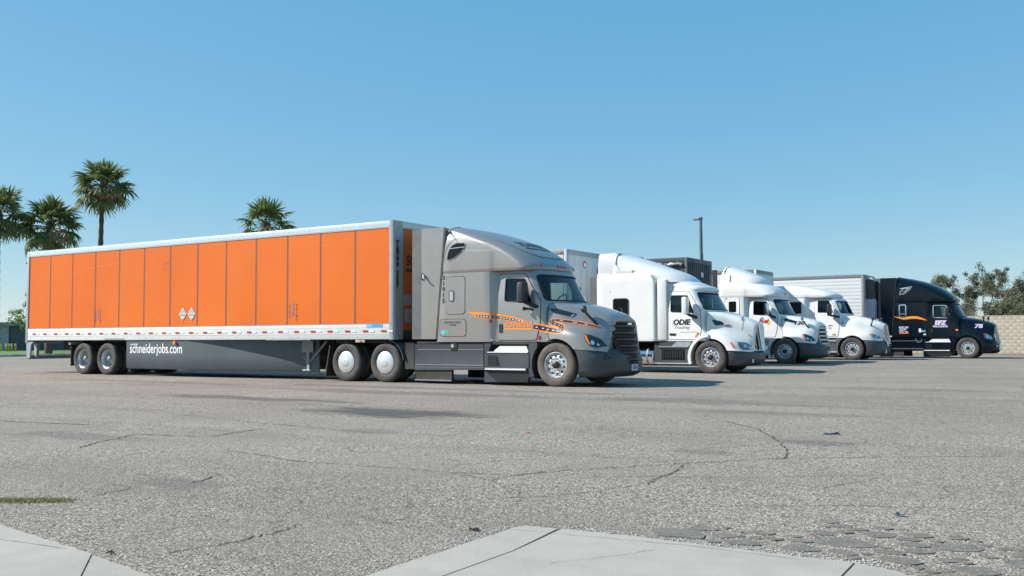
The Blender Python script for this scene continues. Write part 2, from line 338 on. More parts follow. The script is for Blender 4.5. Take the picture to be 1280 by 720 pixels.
def drape(bm, bvh, side, off, cell, thick=0):
    U, V, D = FR[side]
    if cell:
        for ax, sel in ((Vector((1, 0, 0)), 0), (Vector((0, 1, 0)), 1)):
            lo = min(v.co[sel] for v in bm.verts); hi = max(v.co[sel] for v in bm.verts); n = int((hi-lo)/cell)
            for i in range(1, n+1):
                bmesh.ops.bisect_plane(bm, geom=bm.verts[:]+bm.edges[:]+bm.faces[:], plane_co=ax*(lo+(hi-lo)*i/(n+1)), plane_no=ax)
    bmesh.ops.remove_doubles(bm, verts=bm.verts[:], dist=1e-5)
    for v in bm.verts:
        o = U*v.co.x+V*v.co.y-D*40; h = bvh.ray_cast(o, D)[0]
        if h is None:
            q_ = bvh.find_nearest(U*v.co.x+V*v.co.y-D*1.1)[0]; h = U*v.co.x+V*v.co.y+D*(q_.dot(D))
        v.co = h-D*off
    bmesh.ops.recalc_face_normals(bm, faces=bm.faces[:])
    if bm.faces and sum(f.normal.dot(D)*f.calc_area() for f in bm.faces) > 0: bmesh.ops.reverse_faces(bm, faces=bm.faces[:])
    if thick:
        es = [e for e in bm.edges if e.is_boundary]; r = bmesh.ops.extrude_edge_only(bm, edges=es)
        for v in [g for g in r['geom'] if isinstance(g, bmesh.types.BMVert)]: v.co += D*thick
def patch(name, loops, bvh, side, m, parent, off=.004, cell=.12, thick=0, **kw):
    bm = bmesh.new(); es = []
    for lp in loops:
        vs = [bm.verts.new((p_[0], p_[1], 0)) for p_ in lp]
        for i in range(len(vs)): es.append(bm.edges.new((vs[i], vs[(i+1) % len(vs)])))
    bmesh.ops.triangle_fill(bm, edges=es, use_beauty=True, use_dissolve=False)
    drape(bm, bvh, side, off, cell, thick); me = bpy.data.meshes.new('p'); bm.to_mesh(me); bm.free(); finish(me, m, 40)
    return link(name, me, parent, **kw)
def textmesh(s, box, bold=0., shear=0., lines=1.0, spacing=1.0):
    cu = bpy.data.curves.new('t', 'FONT'); cu.body = s; cu.offset = bold; cu.shear = shear; cu.align_x = 'CENTER'; cu.space_line = lines; cu.space_character = spacing; cu.resolution_u = 3
    o = bpy.data.objects.new('t', cu); me = bpy.data.meshes.new_from_object(o); bpy.data.objects.remove(o)
    bm = bmesh.new(); bm.from_mesh(me); bpy.data.meshes.remove(me)
    x0, x1 = min(v.co.x for v in bm.verts), max(v.co.x for v in bm.verts); y0, y1 = min(v.co.y for v in bm.verts), max(v.co.y for v in bm.verts)
    for v in bm.verts: v.co = Vector((box[0]+(v.co.x-x0)/(x1-x0)*(box[2]-box[0]), box[1]+(v.co.y-y0)/(y1-y0)*(box[3]-box[1]), 0))
    return bm
def text(name, s, box, bvh, side, m, parent, off=.006, cell=0, bold=0., shear=0., lines=1., spacing=1., mirror=False, **kw):
    bm = textmesh(s, box, bold, shear, lines, spacing)
    if mirror:
        for v in bm.verts: v.co.x = box[0]+box[2]-v.co.x
    drape(bm, bvh, side, off, cell); me = bpy.data.meshes.new('t'); bm.to_mesh(me); bm.free(); finish(me, m)
    return link(name, me, parent, **kw)
def stroke(pts, widths):
    """outline of a wavy band around a centre line"""
    P = crom([(*p_, w_) for p_, w_ in zip(pts, widths)], len(pts)*5); L, R_ = [], []
    for i in range(len(P)):
        d = P[min(i+1, len(P)-1), :2]-P[max(i-1, 0), :2]; d /= np.hypot(*d)+1e-9; n = np.array((-d[1], d[0]))*P[i, 2]/2
        L.append(tuple(P[i, :2]+n)); R_.append(tuple(P[i, :2]-n))
    return L, R_
def band(name, pts, widths, bvh, side, m, parent, off):
    L, R_ = stroke(pts, widths); bm = bmesh.new(); a = [bm.verts.new((*p_, 0)) for p_ in L]; b = [bm.verts.new((*p_, 0)) for p_ in R_]
    for i in range(len(a)-1): bm.faces.new([a[i], a[i+1], b[i+1], b[i]])
    drape(bm, bvh, side, off, 0); me = bpy.data.meshes.new('s'); bm.to_mesh(me); bm.free(); finish(me, m)
    return link(name, me, parent)
def ringloop(pts, wdt):
    """outer loop and inner loop of a thin gasket"""
    n = len(pts); c = Vector((sum(p_[0] for p_ in pts)/n, sum(p_[1] for p_ in pts)/n)); inner = []
    for i in range(n):
        a, b = Vector(pts[(i-1) % n]).to_2d(), Vector(pts[(i+1) % n]).to_2d(); d = (b-a).normalized(); nn = Vector((-d.y, d.x))
        if nn.dot(c-Vector(pts[i]).to_2d()) < 0: nn = -nn
        inner.append(tuple(Vector(pts[i]).to_2d()+nn*wdt))
    return [pts, inner]

# ---------------------------------------------------------------- ground height (the lot rises a few centimetres towards the wall)
def gz(y): return float(np.interp(y, [-400, 11, 19.5, 25, 31, 37, 44, 500], [0, 0, .028, .066, .046, .02, .0, 0]))

# ---------------------------------------------------------------- wheels
TY = [(.285, .105), (.31, .128), (.36, .142), (.42, .146), (.465, .138), (.495, .122), (.508, .105), (.509, .062), (.497, .059), (.497, .05), (.511, .047), (.511, .008), (.498, .005), (.498, -.005), (.511, -.008), (.511, -.047), (.497, -.05), (.497, -.059), (.509, -.062), (.508, -.105), (.495, -.122), (.465, -.138), (.42, -.146), (.36, -.142), (.31, -.128), (.285, -.105)]
def tyre_mesh(m): return B().lathe(TY, 44, 'y', close=True).mesh(m, 28)
W = {}
W['tyre'] = tyre_mesh('tyre_rubber'); W['tyre_dusty'] = tyre_mesh('tyre_dusty')
def letters(ring_r, s, a0, da, m, hgt):
    bm = bmesh.new()
    for i, ch in enumerate(s):
        if ch == ' ': continue
        t = textmesh(ch, (-.018, 0, .018, hgt), .02); a = a0+da*i
        for v in t.verts: v.co = Vector(((ring_r+v.co.y-hgt/2)*math.cos(a)+v.co.x*math.sin(a), -.1475, (ring_r+v.co.y-hgt/2)*math.sin(a)-v.co.x*math.cos(a)))
        me = bpy.data.meshes.new('x'); t.to_mesh(me); t.free(); bm.from_mesh(me); bpy.data.meshes.remove(me)
    me = bpy.data.meshes.new('l'); bm.to_mesh(me); bm.free(); return finish(me, m)
W['side_letters'] = letters(.405, 'COOPER', rad(-18), -rad(11), 'tyre_rubber', .05)
# outward side is -y
b = B().lathe([(.296, -.122), (.30, -.128), (.292, -.130), (.283, -.11), (.270, -.075), (.262, -.045), (.252, -.050), (.236, -.078), (.20, -.094), (.165, -.097), (.16, -.088), (.10, -.088), (.0, -.088)], 40, cap=False); W['rim_steer'] = b.mesh('aluminium', 30)
def holes(r, n, rad_, y, m, seg=10, ph=0.):
    b = B()
    for i in range(n):
        t = 2*math.pi*i/n+ph; b.cyl(rad_, y, y+.012, 'y', (r*math.cos(t), 0, r*math.sin(t)), seg)
    return b.mesh(m, 30)
W['hand_holes'] = holes(.212, 10, .030, -.103, 'interior_dark')
def hubm(y):
    b = B().lathe([(.085, y+.03), (.085, y-.06), (.078, y-.085), (.05, y-.1), (0, y-.1)], 20)
    return b.mesh('black_plastic', 30)
W['hub_steer'] = hubm(-.09)
W['lug_nuts'] = holes(.135, 10, .0165, -.128, 'chrome_dark', 8, .3)
b = B().lathe([(.296, -.125), (.30, -.118), (.282, -.105), (.262, -.06), (.25, .02), (.235, .075), (.20, .085), (.12, .075), (.10, .06), (.0, .06)], 40, cap=False); W['rim_dual'] = b.mesh('aluminium_satin', 30)
W['hub_dual'] = B().lathe([(.095, .08), (.09, -.03), (.07, -.06), (.04, -.075), (0, -.075)], 20).mesh('grey_steel', 30)
W['holes_dual'] = holes(.195, 8, .026, .068, 'interior_dark')
b = B().lathe([(.285, -.128), (.284, -.136), (.272, -.142), (.21, -.155), (.14, -.163), (.105, -.166), (.098, -.170), (.06, -.172), (0, -.173)], 40, cap=False); W['cover'] = b.mesh('wheel_cover', 40)
def wheel(parent, kind, x, y, z=.5, flip=False, ty='tyre', spin=0.):
    """kind: steer / dual / covered / inner; a wheel part with tyre, rim and hub as sub-parts"""
    base = {'steer': 'rim_steer', 'dual': 'rim_dual', 'covered': 'rim_dual', 'inner': 'tyre'}[kind]
    o = link('wheel', W[base], parent, (x, y, z), (0, 0, math.pi if flip else 0)); o.scale = (.985,)*3
    if kind != 'inner': link('tyre', W[ty], o)
    if kind == 'steer':
        link('hub', W['hub_steer'], o); link('lug_nuts', W['lug_nuts'], o, rot=(0, spin, 0)); link('hand_holes', W['hand_holes'], o, rot=(0, spin, 0))
        if ty == 'tyre_dusty': link('sidewall_letters', W['side_letters'], o)
    elif kind == 'dual': link('hub', W['hub_dual'], o); link('hand_holes', W['holes_dual'], o, rot=(0, spin, 0))
    elif kind == 'covered': link('wheel_cover', W['cover'], o)
    return o
def axle(parent, x, kind, hw=1.22, z=.5, ty='tyre', spin=0., dual=True):
    for s in (-1, 1):
        wheel(parent, kind, x, s*(hw-.145), z, s > 0, ty, spin)
        if dual: wheel(parent, 'inner', x, s*(hw-.145-.335), z)
    B().cyl(.075, -hw+.3, hw-.3, 'y', (x, 0, z), 14).obj('axle', 'frame_black', parent)

# ---------------------------------------------------------------- setting: one sheet of asphalt out to the horizon
def sheet(xs_, ys_, m, name, dz=0., **kw):
    vs = [(x, y, gz(y)+dz) for y in ys_ for x in xs_]; nx = len(xs_)
    fs = [(j*nx+i, j*nx+i+1, (j+1)*nx+i+1, (j+1)*nx+i) for j in range(len(ys_)-1) for i in range(nx-1)]
    me = bpy.data.meshes.new(name); me.from_pydata(vs, [], fs); finish(me, m, 180); return link(name, me, **kw)
ground = sheet([-900, -200, -60, -20, 0, 10, 20, 28, 36, 60, 150, 900], [-600, -120, -40, -20, -12, -6, 0, 5, 9, 11, 13, 15, 17, 19, 21, 23, 25, 27, 29, 31, 33, 35, 37, 40, 44, 52, 80, 200, 900], 'asphalt', 'parking_lot', kind='structure')
random.seed(4)
def jag(pts, n=7, j=.03):
    out = []
    for a, b_ in zip(pts, pts[1:]):
        for i in range(n):
            t = i/n; out.append((a[0]+(b_[0]-a[0])*t+random.uniform(-j, j)*(t > 0), a[1]+(b_[1]-a[1])*t+random.uniform(-j, j)*(t > 0)))
    return out+[pts[-1]]
def slab(name, pts, m, top=.006, label=None):
    b = B().prism([p_[:2] for p_ in pts], -.08, top, 'z'); return b.obj(name, m, None, 20, kind='structure')
# concrete pad and gutter with open joints
pad = [jag([(28.66, -22), (28.675, -15.3), (28.66, -14.22), (28.69, -14.13), (28.90, -14.115)], 9, .012), jag([(28.925, -14.11), (29.4, -14.07), (29.9, -14.10), (30.585, -14.10)], 12, .014), jag([(30.60, -14.11), (30.8, -14.17), (31.0, -14.30), (31.4, -14.55), (33.5, -15.4)], 10, .02)]
slab('concrete_pad', pad[0]+[(28.985, -14.75), (28.99, -15.4), (28.99, -22)], 'concrete')
slab('concrete_pad', pad[1]+[(30.60, -14.5), (30.62, -22), (29.0, -22), (29.0, -15.4), (28.995, -14.75)], 'concrete', .0055)
slab('concrete_pad', pad[2]+[(33.5, -22), (30.632, -22), (30.612, -14.5)], 'concrete', .005)
gut = jag([(22, -15.15), (25.0, -15.62), (25.9, -15.75), (26.6, -15.87), (27.13, -15.965)], 10, .012)
slab('concrete_gutter', gut+[(27.52, -16.29), (27.8, -22), (22, -22)], 'concrete', .005)
gut2 = jag([(27.15, -15.97), (27.76, -16.09), (28.2, -16.15)], 8, .012)
slab('concrete_gutter', gut2+[(28.2, -22), (27.82, -22), (27.535, -16.29)], 'concrete', .003)
# long cracks in the asphalt
def crack(pts, wd, j=.03):
    P_ = jag(pts, 9, j); wv = [wd*random.uniform(.3, 1.2) for _ in P_]; wv[0] = wv[-1] = wd*.15; b = B(); L, R_ = [], []
    for i, p_ in enumerate(P_):
        a, c_ = Vector(P_[max(i-1, 0)]), Vector(P_[min(i+1, len(P_)-1)]); d = (c_-a).normalized(); n = Vector((-d.y, d.x))*wv[i]/2
        L.append(b.bm.verts.new((p_[0]+n.x, p_[1]+n.y, .004))); R_.append(b.bm.verts.new((p_[0]-n.x, p_[1]-n.y, .004)))
    for i in range(len(L)-1): b.bm.faces.new([L[i], L[i+1], R_[i+1], R_[i]])
    link('crack', b.mesh('crack_tar', recalc=True), ground)
for pts, wd in (([(26.42, -12.51), (26.93, -12.5), (27.47, -12.35), (27.78, -11.83), (28.21, -11.22), (28.43, -10.91), (29.06, -10.14), (28.97, -9.69), (28.63, -8.81)], .016), ([(28.65, -12.25), (28.58, -12.0), (28.57, -11.7), (28.45, -10.96)], .016), ([(22.52, -12.96), (22.24, -12.59), (21.8, -11.74), (22.78, -11.5), (22.6, -10.47)], .03), ([(25.44, -14.77), (25.31, -14.33)], .014), ([(25.54, -14.0), (25.34, -13.55)], .018), ([(27.45, -15.73), (27.52, -15.41), (27.53, -15.31), (27.52, -15.0), (27.5, -14.79)], .012),
                ([(24.0, -12.3), (25.2, -12.6), (26.42, -12.51)], .016), ([(28.2, -12.0), (29.0, -11.6), (30.4, -10.6)], .010), ([(29.06, -10.14), (30.2, -9.3), (32, -8.4)], .012), ([(19.5, -9.5), (21.8, -9.9), (24.0, -10.2), (25.5, -10.0)], .02), ([(27.8, -13.6), (28.3, -13.1), (28.6, -12.3)], .010), ([(29.4, -12.9), (30.2, -12.4), (31.5, -11.9)], .010), ([(15, -11), (18, -11.6), (20.5, -11.2)], .03), ([(28.63, -8.81), (27.9, -7.4), (27.2, -6.6)], .02)): crack(pts, wd)
def slabcrack(pts, wd, z):
    P_ = jag(pts, 8, .006); b = B()
    for a, c_ in zip(P_, P_[1:]):
        d = (Vector(c_)-Vector(a)).normalized(); n = Vector((-d.y, d.x))*wd*random.uniform(.2, .6); b.poly([(a[0]+n.x, a[1]+n.y, z), (c_[0]+n.x, c_[1]+n.y, z), (c_[0]-n.x, c_[1]-n.y, z), (a[0]-n.x, a[1]-n.y, z)])
    link('crack', b.mesh('crack_tar'), ground)
slabcrack([(28.70, -14.27), (29.2, -14.22), (29.77, -14.16), (30.34, -14.17)], .004, .0085); slabcrack([(26.0, -16.05), (26.45, -16.0), (26.9, -15.96)], .004, .0075); slabcrack([(29.3, -14.9), (29.5, -14.6), (29.62, -14.35)], .003, .0085)
# broken plates of old asphalt beside the pad
random.seed(11)
placed = []
for i in range(700):
    u, v = random.random(), random.random(); x = 29.55+1.95*u
    edge = -14.06-max(0, x-30.6)*.32; y = edge+.05+(.95 if x > 30.2 else .45)*v**1.6
    a = (.17 if i < 60 else .11 if i < 200 else .06)*random.uniform(.6, 1.1)*(1.1-.5*v)
    if any(math.hypot((x-px_)/1.15, y-py_) < (a+pa)*.93 for px_, py_, pa in placed) or y-a < edge+.01 or len(placed) > 52: continue
    placed.append((x, y, a)); n = random.randint(6, 9); ph = random.random()*6; o = []
    for q_ in range(n):
        r_ = a*random.uniform(.6, 1.18); t_ = ph+6.283*(q_+random.uniform(-.28, .28))/n; o.append((x+1.2*r_*math.cos(t_), y+.92*r_*math.sin(t_)))
    b = B().prism(rpoly(o, .012, 1), -.01, random.uniform(.003, .007), 'z'); b.obj('asphalt_plate', 'asphalt_plate', ground, 30)
# loose chippings along the slab edges
random.seed(5); b = B()
def pebble(x, y, s_):
    r = bmesh.ops.create_icosphere(b.bm, subdivisions=1, radius=s_)
    for v_ in r['verts']: v_.co = Vector((x+v_.co.x*random.uniform(.7, 1.3), y+v_.co.y*random.uniform(.7, 1.3), s_*.35+v_.co.z*.6))
for i in range(2200):
    k_ = random.random()
    if k_ < .30: x = random.uniform(28.9, 30.8); y = -14.10+random.gauss(.03, .05)
    elif k_ < .45: y = random.uniform(-15.6, -14.2); x = 28.65-random.gauss(.03, .05)
    elif k_ < .52: x = random.uniform(25.6, 28.0); y = -15.72-.165*(x-25.9)+abs(random.gauss(0, .05))
    elif k_ < .72: x = random.uniform(29.5, 31.5); y = -14.05+random.random()*1.0
    else: x = random.uniform(25, 31.5); y = random.uniform(-15.4, -11.5)
    if x > 28.66 and y < -14.10 and random.random() < .9: continue
    if x < 28.2 and y < -15.70-.165*(x-25.9): continue
    pebble(x, y, random.uniform(.003, .0075))
b.obj('loose_gravel', 'kerb_concrete', None, 60, kind='stuff')
# far edge of the lot: kerb, lawn strip; dirt verge along the wall
sheet([-300, -120, -29.5], [-80, -20, 0, 12, 20, 40, 90, 220], 'lawn', 'lawn', .13, kind='structure')
B().box(-29.6, -29.3, -80, 220, -.1, .15, .03).obj('kerb', 'kerb_concrete', None, kind='structure')
B().box(-29.3, -27.8, -80, 220, -.1, .005).obj('gutter', 'kerb_concrete', None, kind='structure')
B().box(-40, 200, 43.3, 44.4, -.1, .05, .02).obj('dirt_verge', 'dirt', None, kind='structure')

# ---------------------------------------------------------------- tractors (local x forward from the front axle, near side at -y)
def ring(z, xr, xf, hs, hc, wrap, xs, st=.17, n=2.6, rc=.08):
    wrap = min(wrap, .85*(xf-xr)); xe = xf-wrap; xs = min(xs, xr+.35*(xe-xr)) if xs+st > xe-.05 else xs; st = min(st, .5*max(xe-xs, .02)); rc = min(rc, hs*.4)
    h = [(xr, 0), (xr, -.4*hs), (xr, -.8*hs), (xr, -(hs-rc)), (xr+.3*rc, -(hs-.3*rc)), (xr+rc, -hs)]
    for t in np.linspace(0, 1, 8)[1:]: h.append((xr+rc+t*(xs-xr-rc), -hs))
    for t in (.2, .45, .7, 1.): sm = t*t*(3-2*t); h.append((xs+st*t, -(hs+(hc-hs)*sm)))
    for t in np.linspace(0, 1, 7)[1:-1]: h.append((xs+st+t*(xe-xs-st), -hc))
    for t in np.linspace(0, math.pi/2, 19): h.append((xe+wrap*math.sin(t), -hc*max(math.cos(t), 0)**(2/n)))
    h[-1] = (xf, 0)
    full = [(x, y, z) for x, y in h] + [(x, -y, z) for x, y in h[-2:0:-1]]
    return full
def shell(lv, xrf, xs, nz=26, st=.17, n=2.6, **kw):
    """lv rows: z, xf, hs, hc, wrap"""
    A = np.array(lv, float); zs = A[:, 0]; out = []
    grid = np.unique(np.round(np.concatenate([np.linspace(zs[0], zs[-1], nz), zs]), 4))
    for z in grid:
        xf, hs, hc, wr = (pch(zs, A[:, i], z) for i in (1, 2, 3, 4)); out.append(ring(z, xrf(z), xf, hs, hc, wr, xs, st, n, **kw))
    return B().loft(out)
def hoodmesh(st, bow, nx=34, ns=40):
    S = [crom(p_, ns) for _, p_ in st]; xs = [a for a, _ in st]; G = crom([np.concatenate([[x], s.ravel()]) for x, s in zip(xs, S)], nx); rings = []
    x0, x1 = xs[0], xs[-1]
    for g in G:
        x = g[0]; P = g[1:].reshape(-1, 2); kx = max(0, (x-x0)/(x1-x0))**1.5; h = [(x-bow*kx*min(abs(y), .9)**2, -max(y, 0), z) for y, z in P]; h[0] = (x, 0, P[0, 1])
        rings.append(h+[(h[-1][0], h[-1][1]*.5, h[-1][2]), (x, 0, h[-1][2])]+[(h[-1][0], -h[-1][1]*.5, h[-1][2])]+[(a, -b_, c_) for a, b_, c_ in h[:0:-1]])
    return B().loft(rings)
HOOD_A = [(-.25, [(0, 2.0), (.5, 1.99), (.85, 1.95), (1.02, 1.88), (1.10, 1.7), (1.13, 1.45), (1.145, 1.2), (1.16, .9)]),
          (.1, [(0, 1.95), (.5, 1.93), (.8, 1.88), (.97, 1.78), (1.05, 1.6), (1.11, 1.4), (1.18, 1.22), (1.205, .88)]),
          (.5, [(0, 1.87), (.45, 1.85), (.7, 1.79), (.85, 1.68), (.95, 1.5), (1.06, 1.33), (1.18, 1.18), (1.21, .86)]),
          (.85, [(0, 1.77), (.4, 1.75), (.63, 1.69), (.76, 1.58), (.87, 1.42), (.99, 1.25), (1.11, 1.1), (1.15, .84)]),
          (1.1, [(0, 1.68), (.38, 1.66), (.58, 1.6), (.70, 1.48), (.79, 1.32), (.88, 1.15), (.99, 1.0), (1.04, .82)]),
          (1.25, [(0, 1.57), (.36, 1.55), (.54, 1.49), (.64, 1.37), (.70, 1.22), (.76, 1.08), (.82, .95), (.86, .8)])]
HOOD_B = [(-.15, [(0, 1.97), (.5, 1.96), (.85, 1.93), (1.03, 1.86), (1.10, 1.65), (1.11, 1.45), (1.12, 1.28), (1.15, .9)]),
          (.2, [(0, 1.9), (.45, 1.89), (.74, 1.84), (.89, 1.74), (.95, 1.5), (1.0, 1.34), (1.13, 1.22), (1.19, .8)]),
          (.5, [(0, 1.82), (.4, 1.8), (.64, 1.75), (.76, 1.63), (.82, 1.4), (.94, 1.22), (1.11, 1.10), (1.19, .72)]),
          (.8, [(0, 1.72), (.36, 1.7), (.55, 1.65), (.65, 1.53), (.70, 1.27), (.83, 1.09), (1.02, .96), (1.13, .7)]),
          (1.05, [(0, 1.6), (.33, 1.59), (.48, 1.54), (.56, 1.42), (.60, 1.17), (.69, .97), (.84, .84), (.95, .68)]),
          (1.18, [(0, 1.52), (.32, 1.51), (.45, 1.46), (.51, 1.35), (.54, 1.12), (.58, .92), (.66, .8), (.74, .66)])]
HOOD_C = [(-.4, [(0, 2.05), (.5, 2.04), (.85, 1.99), (1.03, 1.88), (1.10, 1.65), (1.13, 1.4), (1.15, 1.2), (1.16, .93)]),
          (.1, [(0, 1.98), (.5, 1.96), (.8, 1.89), (.98, 1.74), (1.07, 1.52), (1.13, 1.32), (1.18, 1.15), (1.2, .92)]),
          (.5, [(0, 1.88), (.45, 1.86), (.72, 1.78), (.88, 1.62), (.98, 1.42), (1.08, 1.25), (1.16, 1.1), (1.18, .9)]),
          (.85, [(0, 1.77), (.4, 1.75), (.63, 1.67), (.77, 1.52), (.87, 1.33), (.97, 1.17), (1.05, 1.05), (1.08, .88)]),
          (1.08, [(0, 1.68), (.36, 1.66), (.54, 1.6), (.64, 1.45), (.71, 1.28), (.79, 1.12), (.87, 1.0), (.92, .86)]),
          (1.25, [(0, 1.58), (.33, 1.57), (.47, 1.51), (.54, 1.4), (.57, 1.22), (.61, 1.08), (.66, .98), (.7, .84)])]
def hood_shift(st, d, keep=1.25):
    """move the rear of a bonnet by d, the nose stays"""
    x0, x1 = st[0][0], st[-1][0]; return [(x+d*(x1-x)/(x1-x0), p_) for x, p_ in st]
def arch_cutters(r=.60, z=.5, y0=.52):
    out = []
    for s in (-1, 1): out.append(B().cyl(r, s*y0, s*1.6, 'y', (0, 0, z), 40).obj('c', 'black_plastic'))
    return out
def grille(t, top, bot, bow, style, frame_m, slat_m, n):
    """top/bot: (x, half width, z) of the corners"""
    def pt(u, v, o=0):      # u -1..1, v 0 bottom..1 top
        x = bot[0]+(top[0]-bot[0])*v; h = bot[1]+(top[1]-bot[1])*v; z = bot[2]+(top[2]-bot[2])*v
        return Vector((x+bow*(1-u*u)+o, u*h, z))
    g = B(); us = np.linspace(-1, 1, 13); vs_ = np.linspace(0, 1, 7)
    gv = [[g.bm.verts.new(pt(u, v, .012)) for u in us] for v in vs_]
    for i in range(6):
        for j in range(12): g.bm.faces.new([gv[i][j], gv[i][j+1], gv[i+1][j+1], gv[i+1][j]])
    gr = g.obj('grille', 'frame_black', t, recalc=False) if False else link('grille', g.mesh('frame_black'), t)
    loop = [(u, 0) for u in np.linspace(-.9, .9, 9)]+[(1, .06), (1, .3), (1, .6), (1, .93)]+[(u, 1) for u in np.linspace(.9, -.9, 9)]+[(-1, .93), (-1, .6), (-1, .3), (-1, .06)]
    f = B(); P = [pt(u, v, .02) for u, v in loop]; rr = .030
    f.tube(P+[P[0]], rr, 8, False); f.obj('grille_frame', frame_m, gr)
    def bar(a, hgt, dep, seg=13):
        rings = []
        for k_ in range(seg):
            q_ = a(k_/(seg-1)); d = a(min(1, k_/(seg-1)+.02))-a(max(0, k_/(seg-1)-.02)); d.normalize()
            f_ = Vector((1, 0, 0)); f_ = (f_-d*f_.dot(d)).normalized(); s_ = d.cross(f_)
            rings.append([q_+s_*hgt/2, q_+f_*dep+s_*hgt*.3, q_+f_*dep-s_*hgt*.3, q_-s_*hgt/2])
        return B().loft(rings)
    if style == 'bars_h':
        for i in range(n):
            v = (i+.5)/n; bar(lambda s_, v=v: pt(-.97+1.94*s_, v, .016), .60*(top[2]-bot[2])/n, .05).obj('slat', slat_m, gr)
    elif style == 'bars_v':
        for i in range(n):
            u = -.86+1.72*i/(n-1); bar(lambda s_, u=u: pt(u, .03+.94*s_, .02), .026, .035, 9).obj('slat', slat_m, gr)
    else:
        for i in range(n):
            v = (i+.5)/n; bar(lambda s_, v=v: pt(-.95+1.9*s_, v, .016), .018, .022).obj('slat', slat_m, gr)
        for i in range(7):
            u = -.75+1.5*i/6; bar(lambda s_, u=u: pt(u, .03+.94*s_, .018), .014, .018, 7).obj('slat', slat_m, gr)
    return gr, pt
def mirror(t, x, z0, z1, ybase, xb, zb, m='black_plastic', deep=.13, wid=.26, gap=.26):
    """large door mirror on its arm, near and far side"""
    for s in (-1, 1):
        yc = s*(abs(ybase)+gap)
        b = B().box(x-.07, x+.09, yc-wid/2, yc+wid/2, z0, z1, .04); h = b.obj('mirror', m, t)
        B().box(x-.078, x-.0705, yc-wid/2+.03, yc+wid/2-.03, z0+.04, z1-.04).obj('mirror_glass', 'chrome', h)
        zz = z0+.03
        B().tube([(xb, s*(abs(ybase)-.02), zb), (xb-.1, s*(abs(ybase)+.08), zb+.03), (x+.02, yc-s*.06, zz)], [.055, .05, .04], 8).obj('mirror_arm', 'black_plastic', h)
def hood_mirror(t, foot, head, m='black_plastic', r=.085, sides=(-1, 1), arm='black_plastic', thin=.028):
    for s in sides:
        fx, fy, fz = foot; hx, hy, hz = head
        a = B().tube([(fx, s*fy, fz), ((fx*.6+hx*.4), s*(fy*.6+hy*.4), fz*.62+hz*.38), (hx, s*hy, hz)], [thin*1.4, thin, thin*.9], 8).obj('hood_mirror', arm, t)
        B().lathe([(0, -.06), (r*.6, -.055), (r*.95, -.02), (r, .02), (r*.96, .035), (0, .035)], 18, 'x', (hx, s*hy, hz+.03)).obj('mirror_head', m, a)
